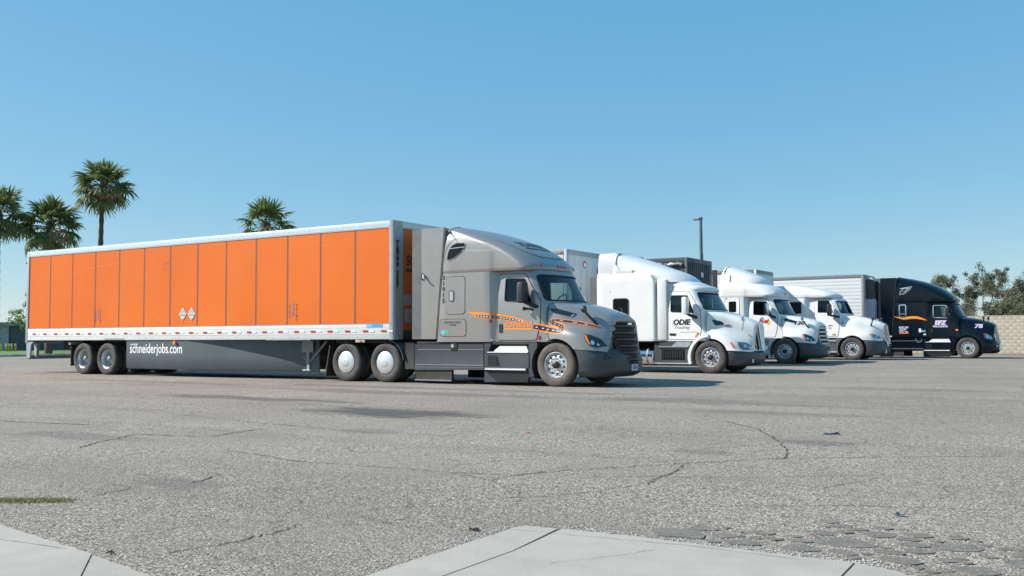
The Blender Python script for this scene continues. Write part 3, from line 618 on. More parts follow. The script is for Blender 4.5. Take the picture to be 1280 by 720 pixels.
def tractor(sp, loc, label, yaw=0.):
    t = thing('semi_truck_tractor', label, 'truck', loc, yaw, 'tractors parked side by side')
    P = sp['paint']; xrf = sp['xr']; xs = sp['xs']; st = sp.get('st', .17); dxc = sp.get('dx', 0.)
    cab = shell(sp['cab'], xrf, xs, 24, st).obj('cab', P, t); body = bvh_of(cab)
    # hollow cab with window openings
    A = [(max(z, 1.2) if z < 1.5 else min(z, sp['ceil']), xf-.07, hc-.06, hc-.06, max(wr-.03, .1)) for z, xf, hs, hc, wr in sp['cab']]
    A = [a for i, a in enumerate(A) if i == 0 or a[0] > A[i-1][0]+1e-3]
    cut = [shell(A, lambda z: xs+st+.03, xs+st+.25, 10, .05).obj('c', 'interior_dark')]
    win = rpoly(sp['win'], .07); ws = sp['ws']; wl = rpoly([(-ws[1], ws[0]), (ws[1], ws[0]), (ws[3], ws[2]), (-ws[3], ws[2])], .09)
    cut.append(B().prism(win, -1.6, 1.6, 'y').obj('c', 'black_rubber'))
    cut.append(B().prism(wl, xs+.75, .8, 'x').obj('c', 'black_rubber'))
    boolean(cab, cut)
    g = patch('windscreen', [wl], body, 'F', 'windscreen_glass', t, -.012, .15)
    patch('windscreen_gasket', [*ringloop(wl, .035)], body, 'F', 'black_rubber', g, .004, .12)
    for s in 'RL':
        d = patch('door', [rpoly(sp['door'], .06), win], body, s, P, t, .014, .1, .03)
        patch('door_gap', ringloop(rpoly([(a, c_) for a, c_ in sp['door_gap']], .06), .02), body, s, 'black_rubber', d, .003, .1)
        patch('window_gasket', ringloop(win, .022), body, s, 'black_rubber', d, .0165, .1)
        patch('window_pane', [win], body, s, 'window_glass', d, -.01, .2)
        hx, hz, hw_, hh = sp['handle']; hd = patch('handle', [rpoly([(hx, hz), (hx+hw_, hz), (hx+hw_, hz+hh), (hx, hz+hh)], .05)], body, s, 'black_plastic', d, .026, 0, .02)
    # interior
    zf = 1.25; x0 = xs+st+.08
    for y in (-.52, .52):
        b = B().box(x0+.1, x0+.58, y-.25, y+.25, 1.45, 1.62, .05); b.box(x0+.02, x0+.2, y-.25, y+.25, 1.6, 2.25, .06); b.box(x0+.02, x0+.14, y-.14, y+.14, 2.25, 2.45, .04); b.obj('seat', 'seat_fabric', t)
    fx = sp['cab'][1][1]; B().box(fx-.62, fx-.20, -.98, .98, 1.35, sp['ws'][0]-.06, .06).obj('dashboard', 'interior_dark', t)
    sw = B(); ang = rad(35); n_ = 24; ctr = Vector((fx-.72, .5, sp['ws'][0]+.03)); U = Vector((math.sin(ang), 0, math.cos(ang))); V_ = Vector((0, 1, 0))
    sw.tube([ctr+.22*(math.cos(2*math.pi*i/n_)*U+math.sin(2*math.pi*i/n_)*V_) for i in range(n_+1)], .017, 6, False); sw.tube([ctr-.2*V_, ctr+.2*V_], .018, 6); sw.obj('steering_wheel', 'interior_dark', t)
    # roof
    rf = None
    if sp.get('roof'):
        rf = shell(sp['roof'], sp.get('rxr', xrf), sp.get('rxs', xs), 30, st, sp.get('rn', 2.3), rc=.1).obj('roof_fairing', P, t)
    # bonnet
    hd = hoodmesh(sp['hood'], sp.get('bow', .12)).obj('hood', P, t); hb = bvh_of(hd)
    boolean(hd, arch_cutters(sp.get('arch', .60)))
    # bumper
    bp = shell(sp['bumper'], lambda z: .30, .45, 16, .1, 2.4).obj('bumper', sp.get('bumper_m', 'charcoal_panel'), t); bb = bvh_of(bp, hd)
    boolean(bp, arch_cutters(sp.get('arch', .60)+.01))
    gr, gp_ = grille(t, *sp['grille'])
    # headlights and marker lamps
    for s in 'RL':
        sg = -1 if s == 'R' else 1
        h = patch('headlight', [rpoly(sp['hl'], .03)], hb, s, sp.get('hl_m', 'lamp_black'), t, .012, .06, .03)
        patch('indicator', [rpoly(sp['hl_amber'], .01)], hb, s, sp.get('hl_ind', 'amber_lens'), h, .016, .05)
        for pl in sp['hl_lamps']: patch('lamp', [rpoly(pl, .04)], hb, s, 'lamp_reflector', h, .016, .04)
    if rf or True:
        mb = bvh_of(rf) if (rf and sp.get('marker_on') == 'roof') else body
        for y in (-.16, 0, .16, -.82, .82):
            z = sp['marker'][0]; hgt = sp['marker'][1]
            patch('marker_lamp', [rpoly([(y-.018, z), (y+.018, z), (y+.018, z+hgt), (y-.018, z+hgt)], .01)], mb, 'F', sp.get('marker_m', 'red_lens'), t, .02, 0, .03)
    # chassis
    b = B()
    for y in (-.43, .43): b.box(sp['frame'], .9, y-.04, y+.04, .78, 1.03)
    b.box(sp['frame']+.2, sp['frame']+.35, -.43, .43, .8, 1.0); b.obj('chassis_frame', 'frame_black', t)
    B().cyl(.07, -.95, .95, 'y', (0, 0, .47), 12).obj('front_axle', 'frame_black', t)
    for s in (-1, 1): wheel(t, 'steer', 0, s*(sp.get('track', 1.185)-.145), .5, s > 0, sp.get('tyre', 'tyre'), sp.get('spin', .2))
    for x in sp['drives']: axle(t, x, sp.get('drive_kind', 'dual'), 1.24, .5, 'tyre')
    fw = B().lathe([(.48, 1.06), (.48, 1.13), (.42, 1.15), (0, 1.15)], 24, 'z', ((sp['drives'][0]+sp['drives'][1])/2+.15, 0, 0)); fw.obj('fifth_wheel', 'fifth_wheel_grease', t)
    # under-cab belly so that no daylight shows through the engine bay
    B().box(xrf(1.03)+.05, .25, -1.0, 1.0, .93, 1.06).obj('cab_floor', 'frame_black', t)
    B().box(-.5, 1.0, -.5, .5, .45, 1.2, .1).obj('engine', 'frame_black', t)
    return t, dict(cab=cab, body=body, roof=rf, rb=bvh_of(rf) if rf else None, hood=hd, hb=hb, bumper=bp, bb=bb, gp=gp_, grille=gr)
def skin(t): return bvh_of(*[o for o in t.children if o.name.split('.')[0] in ('cab', 'door')])
def flush(*polys): return [rpoly(q_, .03) for q_ in polys]
CAB_A = [(1.03, .0, 1.205, 1.13, .25), (1.9, -.08, 1.215, 1.11, .40), (2.3, -.27, 1.212, 1.07, .42), (2.715, -.46, 1.205, 1.015, .42)]
def sh(lv, d): return [(z, xf+d, a, b_, c_) for z, xf, a, b_, c_ in lv]
def shp(pts, d): return [(x+d, z) for x, z in pts]
BUMP_A = [(.22, 1.22, 1.06, 1.06, .7), (.27, 1.34, 1.13, 1.13, .8), (.36, 1.43, 1.18, 1.18, .85), (.6, 1.44, 1.205, 1.205, .88), (.84, 1.33, 1.20, 1.20, .85), (.87, 1.28, 1.17, 1.17, .82)]
HL_A = dict(hl=[(.70, 1.20), (.82, 1.19), (1.03, 1.09), (1.17, .92), (.98, .895), (.84, .94), (.76, 1.04)], hl_amber=[(.715, 1.19), (.76, 1.17), (.87, .97), (.84, .965), (.77, 1.06)],
            hl_lamps=[[(.86, 1.06), (.93, 1.05), (.95, .97), (.89, .96)], [(.99, 1.0), (1.03, .98), (1.04, .94), (1.0, .935)]])
WIN_A = [(-1.43, 2.55), (-.86, 2.53), (-.655, 1.93), (-1.43, 1.98)]
DOOR_A = [(-1.60, 1.075), (-1.60, 2.635), (-.885, 2.635), (-.43, 1.97), (-.43, 1.5), (-.53, 1.075)]
GAP_A = [(-1.615, 1.06), (-1.615, 2.65), (-.875, 2.65), (-.415, 1.975), (-.415, 1.49), (-.515, 1.06)]
# ---- nearest tractor: taupe, raised roof, orange road stripe
T1 = dict(paint='taupe_paint', xr=lambda z: -3.39+.27*(z-1.03)/2.87, xs=-1.80, cab=CAB_A, ceil=2.62, win=WIN_A, door=DOOR_A, door_gap=GAP_A, ws=(1.98, 1.045, 2.62, .955), handle=(-1.56, 1.24, .1, .22),
    roof=[(2.72, -.50, 1.20, 1.17, .48), (2.78, -.47, 1.215, 1.19, .5), (3.0, -.66, 1.217, 1.195, .55), (3.2, -.92, 1.215, 1.19, .62), (3.4, -1.28, 1.205, 1.18, .7), (3.55, -1.66, 1.185, 1.16, .75), (3.7, -2.10, 1.14, 1.115, .7), (3.8, -2.45, 1.07, 1.05, .6), (3.87, -2.8, .92, .9, .4), (3.905, -3.0, .74, .7, .08)],
    rn=2.7, hood=HOOD_A, bow=.13, bumper=BUMP_A, grille=((1.10, .66, 1.46), (1.29, .47, .55), .16, 'bars_h', 'grille_black', 'grille_black', 6), marker=(2.80, .085), marker_on='roof', frame=-7.0, drives=(-6.30, -4.98), drive_kind='covered', tyre='tyre_dusty', **HL_A)
t1, q = tractor(T1, (20.79, 1.295, 0), 'taupe grey raised-roof tractor with orange road stripe, nearest in the row')
def extender(t, xr0, xsb, xst, zt, hw, paint, rubber=.3, zb=1.1):
    """gap fairings behind the sleeper: painted panel and rubber edge, both sides and over the top"""
    for s in (-1, 1):
        b = B().prism([(xr0+rubber, zb), (xsb+.03, zb), (xst+.03, zt), (xr0+rubber, zt)], s*(hw-.05), s*(hw-.006), 'y'); p_ = b.obj('side_extender', paint, t)
        B().prism([(xr0, zb), (xr0+rubber-.004, zb), (xr0+rubber-.004, zt), (xr0, zt)], s*(hw-.035), s*(hw-.012), 'y').obj('rubber_edge', 'extender_rubber', p_)
        B().prism([(xsb-.005, zb), (xsb+.012, zb), (xst+.012, zt), (xst-.005, zt)], s*(hw-.02), s*(hw+.001), 'y').obj('extender_seam', 'frame_black', p_)
    B().box(xr0+.2, xst-.05, -hw+.06, hw-.06, zt-.06, zt-.01, .01).obj('top_extender', paint, t)
extender(t1, -4.13, -3.385, -3.122, 3.86, 1.212, 'taupe_paint')
sb = q['body']
# luggage door, vent door and their gaskets; placard; numerals
for nm, o in (('luggage_door', [(-3.055, 1.71), (-2.50, 1.71), (-2.50, 2.62), (-3.055, 2.62)]), ('service_hatch', [(-3.26, 1.17), (-2.47, 1.17), (-2.47, 1.58), (-3.26, 1.58)])):
    d = patch(nm, [rpoly(o, .1)], sb, 'R', 'taupe_paint', t1, .009, .2, .02); patch('hatch_seal', ringloop(rpoly([(x+(.012 if x > -2.9 else -.012), z+(.012 if z > (o[0][1]+o[2][1])/2 else -.012)) for x, z in o], .1), .018), sb, 'R', 'frame_black', d, .002, 0)
patch('latch', [rpoly([(-2.96, 2.03), (-2.83, 2.03), (-2.83, 2.28), (-2.96, 2.28)], .05)], sb, 'R', 'galvanised', t1, .02, 0, .02)
patch('latch_seal', ringloop(rpoly([(-2.97, 2.02), (-2.82, 2.02), (-2.82, 2.29), (-2.97, 2.29)], .05), .02), sb, 'R', 'frame_black', t1, .0215, 0)
text('hatch_lettering', 'SCHNEIDER NATIONAL CARRIERS, INC.\nU.S. DOT 264184', (-3.12, 1.42, -2.6, 1.53), sb, 'R', 'decal_black', t1, .012, 0, .01)
patch('sticker', [[(-3.2, 1.22), (-3.1, 1.22), (-3.1, 1.31), (-3.2, 1.31)]], sb, 'R', 'decal_cyan', t1, .012, 0); patch('sticker', [[(-3.08, 1.22), (-2.99, 1.22), (-2.99, 1.31), (-3.08, 1.31)]], sb, 'R', 'decal_green', t1, .012, 0)
text('fleet_number', '3\n1\n9\n1\n5', (-3.185, 1.98, -3.095, 2.67), sb, 'R', 'decal_black', t1, .004, 0, .03, 0, .95)
patch('reflector', [[(-1.77, 1.06), (-1.70, 1.06), (-1.70, 1.10), (-1.77, 1.10)]], sb, 'R', 'decal_white', t1, .02, 0)
patch('marker_light', [[(-1.79, 1.49), (-1.72, 1.49), (-1.72, 1.56), (-1.79, 1.56)]], sb, 'R', 'red_lens', t1, .012, 0, .02)
patch('marker_light', [[(-.50, 1.09), (-.45, 1.09), (-.43, 1.17), (-.47, 1.17)]], sb, 'R', 'red_lens', t1, .03, 0, .02)
# sleeper quarter window with its bulged surround
qw = [(-3.07, 3.02), (-3.02, 3.24), (-2.92, 3.40), (-2.75, 3.48), (-2.49, 3.475), (-2.45, 3.41), (-2.56, 3.22), (-2.80, 3.065), (-3.0, 3.0)]
qw = [(-2.79+(x+2.79)*.84, 3.27+(z-3.27)*.84) for x, z in qw]
g_ = patch('quarter_window', [rpoly(qw, .03, 3)], q['rb'], 'R', 'tinted_window', t1, .016, .08, .02)
patch('window_frame', ringloop(rpoly([(x+(x+2.78)*.10, z+(z-3.26)*.12) for x, z in qw], .05, 3), .035), q['rb'], 'R', 'taupe_paint', g_, .012, .08, .02)
patch('window_backing', [rpoly(qw, .03, 3)], q['rb'], 'R', 'lamp_black', g_, .011, .08)
patch('window_bar', [[(-2.98, 3.31), (-2.52, 3.335), (-2.52, 3.35), (-2.98, 3.325)]], q['rb'], 'R', 'galvanised', g_, .019, .08)
band('roof_crease', [(-3.12, 3.02), (-3.08, 3.28), (-2.96, 3.47), (-2.75, 3.58), (-2.4, 3.57), (-2.0, 3.44), (-1.6, 3.27)], [.014, .02, .022, .022, .018, .012, .003], q['rb'], 'R', 'taupe_paint', t1, .008)
# lettering and moulded panel on the roof front
text('roof_lettering', 'SCHNEIDER', (-.62, 3.34, .62, 3.47), q['rb'], 'F', 'decal_roof', t1, .012, .1, .03)
for a in ((-.62, -.1), (-.06, .45)): patch('roof_underline', [[(a[0], 3.27), (a[1], 3.27), (a[1], 3.305), (a[0], 3.305)]], q['rb'], 'F', 'decal_roof', t1, .012, .1)
band('roof_moulding', [(-.98, 3.52), (-.92, 3.32), (-.8, 3.17), (-.5, 3.09), (0, 3.075), (.5, 3.09), (.72, 3.13), (.82, 3.24), (.86, 3.4)], [.012, .03, .035, .04, .04, .04, .035, .03, .012], q['rb'], 'F', 'taupe_paint', t1, .02)
# road stripe
L_or = [(-2.434, 1.755), (-2.213, 1.751), (-1.671, 1.706), (-1.143, 1.623), (-.76, 1.507), (-.867, 1.502), (-1.143, 1.505), (-1.672, 1.572), (-2.177, 1.618), (-2.268, 1.686)]
L_bk = [(-2.195, 1.684), (-1.671, 1.652), (-1.143, 1.579), (-.867, 1.513), (-.936, 1.508), (-1.143, 1.526), (-1.672, 1.592), (-2.14, 1.635)]
doorb = skin(t1)
patch('road_stripe', [L_or], doorb, 'R', 'decal_orange', t1, .005, .08); patch('road_stripe_tarmac', [L_bk], doorb, 'R', 'decal_black', t1, .007, .08)
for i in range(15):
    x = -2.13+i*.085; z = np.interp(x, [-2.2, -1.671, -1.143, -.9], [1.662, 1.622, 1.553, 1.512]); x2 = x+.05; z2 = np.interp(x2, [-2.2, -1.671, -1.143, -.9], [1.662, 1.622, 1.553, 1.512])
    patch('road_dash', [[(x, z-.008), (x2, z2-.008), (x2, z2+.008), (x, z+.008)]], doorb, 'R', 'decal_white', t1, .009, 0)
Cl = [(-.60, 1.385), (-.36, 1.343), (-.16, 1.307), (.038, 1.282), (.137, 1.304), (.138, 1.362), (.056, 1.414), (-.092, 1.456), (-.159, 1.494), (-.092, 1.522), (.073, 1.52), (.496, 1.461), (.815, 1.395), (1.0, 1.345)]
Wd = [.17, .17, .165, .16, .15, .14, .125, .105, .09, .08, .078, .07, .055, .02]
ub = bvh_of(q['hood'], *[o for o in t1.children if o.name.split('.')[0] in ('cab', 'door')])
band('road_stripe', Cl, Wd, ub, 'R', 'decal_orange', t1, .006); band('road_stripe_tarmac', Cl, [w_*.6 for w_ in Wd], ub, 'R', 'decal_black', t1, .009)
cc = crom(Cl, 57)
for i in range(1, 52, 3):
    wd = float(np.interp(i, [0, 18, 36, 56], [.018, .016, .010, .006])); band('road_dash', [tuple(cc[i]), tuple((cc[i]+cc[i+1])/2), tuple(cc[i+1])], [wd]*3, ub, 'R', 'decal_white', t1, .012)
text('door_lettering', 'SCHNEIDER', (-1.405, 1.375, -.625, 1.49), doorb, 'R', 'decal_orange', t1, .006, 0, .035, .1)
patch('door_underline', [[(-1.415, 1.315), (-.635, 1.305), (-.635, 1.345), (-1.415, 1.355)]], doorb, 'R', 'decal_orange', t1, .006, .1)
# bonnet intake, gaps, mirrors
v_ = patch('hood_vent', [rpoly([(-.22, 1.80), (-.05, 1.80), (.42, 1.665), (.34, 1.60), (-.1, 1.70)], .03)], q['hb'], 'R', 'lamp_black', t1, .01, .08, .02)
band('vent_trim', [(.30, 1.615), (.36, 1.655)], [.02, .02], q['hb'], 'R', 'aluminium', v_, .016)
band('hood_gap', [(-.235, 1.88), (-.235, 1.5), (-.22, 1.2), (-.14, 1.04)], [.022]*4, q['hb'], 'R', 'frame_black', t1, .004)
mirror(t1, -.80, 1.93, 2.42, 1.06, -.46, 1.83)
hood_mirror(t1, (.88, .80, 1.42), (.62, .95, 1.74))
B().tube([(-.62, -1.12, 1.77), (-.70, -1.2, 1.80), (-.82, -1.26, 1.80)], [.02, .02, .05], 8).obj('camera_pod', 'black_plastic', t1)
gpt = q['gp']; B().lathe([(.0, .03), (.10, .028), (.115, .01), (.115, -.02)], 20, 'x').obj('emblem', 'chrome', t1, loc=gpt(0, .955, .03)).scale = (1, 1, .42)
lp = patch('licence_plate', [rpoly([(-.17, .36), (.13, .36), (.13, .51), (-.17, .51)], .01)], q['bb'], 'F', 'plate_white', t1, .02, 0, .02)
text('plate_number', '3M78', (-.13, .39, .09, .46), q['bb'], 'F', 'decal_blue', lp, .024, 0, .02)
patch('plate_band', [[(-.1, .47), (.06, .47), (.06, .495), (-.1, .495)]], q['bb'], 'F', 'decal_red', lp, .024, 0)
for s in 'RL': patch('tow_cover', [rpoly([(1.12, .62), (1.22, .64), (1.24, .78), (1.12, .76)], .02)], q['bb'], s, 'frame_black', t1, .006, 0)
# side fairings with steps
def fairing(t, x0, x1, xseam, pm='charcoal_panel', hw=1.205, zt=.99, tread='tread_plate'):
    for s in (-1, 1):
        b = B().box(x0, xseam-.006, s*(hw-.05), s*hw, .40, zt, .012); p_ = b.obj('side_fairing', pm, t)
        B().box(x0+.05, xseam-.01, s*hw, s*(hw+.012), .455, .475).obj('fairing_rib', 'grey_steel', p_); B().box(x0+.1, xseam-.01, s*hw, s*(hw+.008), .835, .85).obj('fairing_rib', 'grey_steel', p_)
        B().prism([(x0, .40), (xseam-.006, .40), (xseam-.006, .36), (x0+.02, .33)], s*(hw-.07), s*(hw+.01), 'y').obj('fairing_lip', pm, p_)
        B().box(x0+.02, x0+1.15, s*(hw-.09), s*(hw-.02), .06, .345, .01).obj('ground_skirt', 'black_rubber', p_); B().box(x0+.02, x0+1.15, s*(hw-.02), s*(hw+.005), .07, .10).obj('skirt_edge', 'grey_steel', p_)
        # step section
        q_ = B().box(xseam, x1, s*(hw-.30), s*(hw-.22), .38, 1.0).obj('step_well', pm, t)
        B().prism([(xseam+.002, .99), (xseam+.2, .99), (xseam+.12, .78), (xseam+.002, .78)], s*(hw-.25), s*hw, 'y').obj('step_corner', pm, q_)
        B().prism([(xseam+.22, .80), (xseam+.42, .93), (x1-.1, .93), (x1-.05, .80)], s*(hw-.24), s*(hw-.06), 'y').obj('upper_step_tread', tread, q_)
        B().box(xseam+.10, x1-.02, s*(hw-.24), s*(hw+.012), .775, .80, .006).obj('upper_step', tread, q_)
        B().prism([(xseam, .775), (x1+.02, .775), (x1+.03, .42), (xseam, .42)], s*(hw-.06), s*hw, 'y').obj('step_panel', pm, q_)
        B().prism([(xseam+.12, .46), (xseam+.46, .46), (xseam+.36, .71), (xseam+.12, .71)], s*hw, s*(hw+.006), 'y').obj('step_recess', 'lamp_black', q_)
        for z in (.50, .57, .64): B().box(xseam+.14, xseam+.38, s*hw, s*(hw+.02), z, z+.03, .004).obj('louvre', 'black_plastic', q_)
        B().box(xseam+.03, x1-.08, s*(hw-.2), s*(hw+.02), .37, .415, .008).obj('lower_step', tread, q_)
        B().prism([(xseam, .365), (x1+.05, .365), (x1-.06, .09), (xseam+.05, .07)], s*(hw-.12), s*(hw-.03), 'y').obj('skirt_panel', 'black_plastic', q_)
        B().prism([(xseam, .365), (xseam+.36, .08), (xseam, .07)], s*(hw-.035), s*(hw-.022), 'y').obj('skirt_gusset', pm, q_)
        # panel round the rear of the front wheel
        P_ = [(x1+.0, 1.0), (x1+.23, 1.0)]+[(.62*math.cos(a), .5+.62*math.sin(a)) for a in np.linspace(rad(140), rad(205), 9)]+[(x1+.03, .20), (x1+.0, .36)]
        B().prism(P_, s*(hw-.35), s*hw, 'y').obj('wheel_surround', pm, q_)
fairing(t1, -4.06, -.70, -1.955)
B().box(-2.93, -2.73, -1.222, -1.18, .82, 1.0, .01).obj('filler_recess', 'lamp_black', t1); B().cyl(.045, -1.235, -1.2, 'y', (-2.86, 0, .93), 14).obj('filler_cap', 'chrome', t1)
B().box(-4.0, -.5, -1.17, 1.17, .97, 1.04).obj('sill', 'frame_black', t1)
# cab grab light on the extender, quarter fenders, mud flaps
B().box(-3.83, -3.77, -1.24, -1.2, 2.58, 2.75, .01).obj('bracket', 'black_plastic', t1); B().tube([(-3.76, -1.22, 2.70), (-3.7, -1.3, 2.62), (-3.66, -1.32, 2.6)], .03, 8).obj('work_lamp', 'galvanised', t1)
for s in (-1, 1):
    P_ = [(-4.98+.60*math.cos(a), .5+.60*math.sin(a)) for a in np.linspace(rad(8), rad(78), 9)]+[(-4.98+.575*math.cos(a), .5+.575*math.sin(a)) for a in np.linspace(rad(78), rad(8), 9)]
    B().prism(P_, s*.62, s*1.22, 'y').obj('quarter_fender', 'charcoal_panel', t1)
    B().prism([(-6.92, .95), (-6.89, .95), (-7.05, .12), (-7.09, .12)], s*.6, s*1.2, 'y').obj('mud_flap', 'black_rubber', t1)
    B().box(-4.40, -4.10, s*.6, s*1.16, .35, 1.02, .01).obj('rear_panel', 'frame_black', t1)

# ---------------------------------------------------------------- first white tractor (vertical-bar grille)
CAB_B = [(1.0, .02, 1.20, 1.13, .2), (1.9, -.02, 1.205, 1.11, .36), (2.3, -.2, 1.20, 1.07, .36), (2.62, -.38, 1.19, 1.03, .38), (2.78, -.55, 1.18, .99, .5), (2.90, -.85, 1.17, .90, .5)]
T2 = dict(paint='white_paint', xr=lambda z: -3.86, xs=-1.83, st=.05, cab=CAB_B, ceil=2.55, win=[(-1.31, 2.44), (-.74, 2.43), (-.52, 1.86), (-1.31, 1.90)], door=[(-1.37, 1.05), (-1.37, 2.55), (-.72, 2.55), (-.33, 1.93), (-.30, 1.3), (-.38, 1.05)], door_gap=[(-1.385, 1.035), (-1.385, 2.565), (-.715, 2.565), (-.315, 1.935), (-.285, 1.3), (-.365, 1.035)],
    ws=(1.96, 1.035, 2.52, .95), handle=(-1.34, 1.17, .22, .07), roof=[(2.86, -.78, 1.10, 1.05, .6), (3.0, -.93, 1.13, 1.09, .75), (3.15, -1.16, 1.165, 1.12, .9), (3.3, -1.54, 1.18, 1.13, 1.0), (3.45, -1.95, 1.165, 1.12, 1.0), (3.6, -2.35, 1.145, 1.11, .85), (3.72, -2.72, 1.115, 1.08, .6), (3.81, -3.02, 1.05, 1.02, .25), (3.86, -3.14, .95, .93, .08)], rxr=lambda z: -3.36+.10*(z-2.86)/1., rxs=-2.6,
    hood=HOOD_B, bow=.10, bumper=[(.24, 1.05, 1.04, 1.04, .6), (.3, 1.18, 1.12, 1.12, .7), (.45, 1.24, 1.17, 1.17, .75), (.62, 1.23, 1.18, 1.18, .75), (.68, 1.18, 1.17, 1.17, .7), (.70, 1.14, 1.14, 1.14, .68)], grille=((1.02, .47, 1.50), (1.12, .42, .70), .13, 'bars_v', 'chrome', 'chrome', 6),
    hl=[(.80, .975), (1.0, .95), (1.17, .80), (1.20, .72), (.95, .735), (.86, .80)], hl_m='headlight_lens', hl_amber=[(.84, .94), (.88, .93), (.92, .85), (.89, .84)], hl_ind='headlight_lens', hl_lamps=[[(.95, .90), (1.02, .88), (1.04, .79), (.97, .80)], [(1.06, .85), (1.12, .81), (1.12, .76), (1.07, .77)]], marker=(2.63, .04), marker_m='red_lens', frame=-6.9, drives=(-6.2, -4.88), arch=.575, track=1.18, spin=.05)
t2, q2 = tractor(T2, (21.10, 10.30, 0), 'white high-roof tractor lettered ODIE with tall vertical-bar grille')
# sleeper box is wider and taller than the cab: its own shell
slp = shell([(1.0, -1.80, 1.205, 1.205, .05), (1.06, -1.775, 1.215, 1.215, .06), (2.9, -1.76, 1.215, 1.215, .08), (3.06, -1.78, 1.205, 1.205, .2), (3.17, -1.83, 1.17, 1.17, .3), (3.21, -1.9, 1.13, 1.13, .4)], lambda z: -3.875, -2.3, 20, .05, 4.).obj('sleeper', 'white_paint', t2)
sb2 = bvh_of(slp)
B().box(-1.74, -1.42, -1.17, 1.17, 1.03, 2.95, .05).obj('cab_filler_panel', 'white_paint_old', t2)
# visor with lamps
shell([(2.56, -.28, 1.0, .98, .42), (2.60, -.25, 1.01, .99, .44), (2.68, -.30, 1.0, .97, .45), (2.74, -.42, .97, .94, .45)], lambda z: -.95, -.9, 10, .02, 2.6).obj('sun_visor', 'white_paint', t2)
for s in (-1, 1):
    p_ = B().prism([(-3.80, 1.15), (-3.36, 1.15), (-3.36, 3.2), (-3.80, 3.2)], s*1.14, s*1.17, 'y').obj('side_extender', 'white_paint', t2)
    B().box(-4.12, -3.88, s*1.15, s*1.18, 1.2, 3.1).obj('rubber_edge', 'extender_rubber', p_)
shell([(3.20, -3.2, 1.155, 1.155, .03), (3.45, -3.2, 1.15, 1.15, .03), (3.62, -3.2, 1.135, 1.135, .03), (3.76, -3.2, 1.10, 1.10, .03), (3.84, -3.2, 1.04, 1.04, .03), (3.875, -3.2, .96, .96, .03)], lambda z: -3.82, -3.5, 14, .02, 6., rc=.02).obj('roof_extender', 'white_paint_old', t2)
g_ = patch('sleeper_window', [rpoly([(-3.24, 1.80), (-2.72, 1.80), (-2.72, 2.36), (-3.24, 2.36)], .09)], sb2, 'R', 'tinted_window', t2, .012, 0, .02); patch('window_backing', [rpoly([(-3.24, 1.80), (-2.72, 1.80), (-2.72, 2.36), (-3.24, 2.36)], .09)], sb2, 'R', 'lamp_black', g_, .008, 0); patch('window_seal', ringloop(rpoly([(-3.26, 1.78), (-2.70, 1.78), (-2.70, 2.38), (-3.26, 2.38)], .1), .03), sb2, 'R', 'black_rubber', g_, .016, 0)
for z in (2.55,): patch('panel_seam', [[(-3.84, z), (-1.82, z+.02), (-1.82, z+.03), (-3.84, z+.01)]], sb2, 'R', 'grey_steel', t2, .003, 0)
patch('panel_seam', [[(-3.36, 2.56), (-3.345, 2.56), (-3.345, 3.12), (-3.36, 3.12)]], sb2, 'R', 'grey_steel', t2, .003, 0)
db2 = skin(t2)
text('door_lettering', 'ODIE', (-1.21, 1.50, -.63, 1.68), db2, 'R', 'decal_black', t2, .006, 0, .04, .18); text('door_script', 'Trucking', (-1.16, 1.35, -.66, 1.475), db2, 'R', 'grey_steel', t2, .006, 0, .0, .45)
patch('door_reflector', [[(-.50, 1.12), (-.44, 1.14), (-.37, 1.27), (-.42, 1.26)]], db2, 'R', 'amber_lens', t2, .02, 0, .02); patch('door_step_line', [[(-1.0, 1.27), (-.42, 1.27), (-.42, 1.285), (-1.0, 1.285)]], db2, 'R', 'galvanised', t2, .005, 0)
patch('hood_vent', [rpoly([(.0, 1.66), (.28, 1.60), (.36, 1.50), (.12, 1.47)], .04)], q2['hb'], 'R', 'lamp_black', t2, .008, .08, .015); el_ = [(.44+.10*math.cos(a), 1.475+.04*math.sin(a)) for a in np.linspace(0, 6.283, 17)[:-1]]
e_ = patch('emblem', [el_], q2['hb'], 'R', 'chrome', t2, .014, 0, .015); patch('emblem_field', [[(.44+.08*math.cos(a), 1.475+.026*math.sin(a)) for a in np.linspace(0, 6.283, 17)[:-1]]], q2['hb'], 'R', 'decal_red', e_, .017, 0)
band('hood_gap', [(-.125, 1.86), (-.13, 1.5), (-.13, 1.2)], [.018]*3, q2['hb'], 'R', 'grey_steel', t2, .004); patch('side_marker', [[(.60, .97), (.66, .96), (.76, .80), (.70, .80)]], q2['hb'], 'R', 'amber_lens', t2, .014, .05, .02)
mirror(t2, -.72, 1.82, 2.36, 1.10, -.42, 1.72, 'white_paint'); hood_mirror(t2, (.86, .70, 1.33), (.98, .92, 1.63), 'chrome', .09, (-1, 1), 'galvanised', .016)
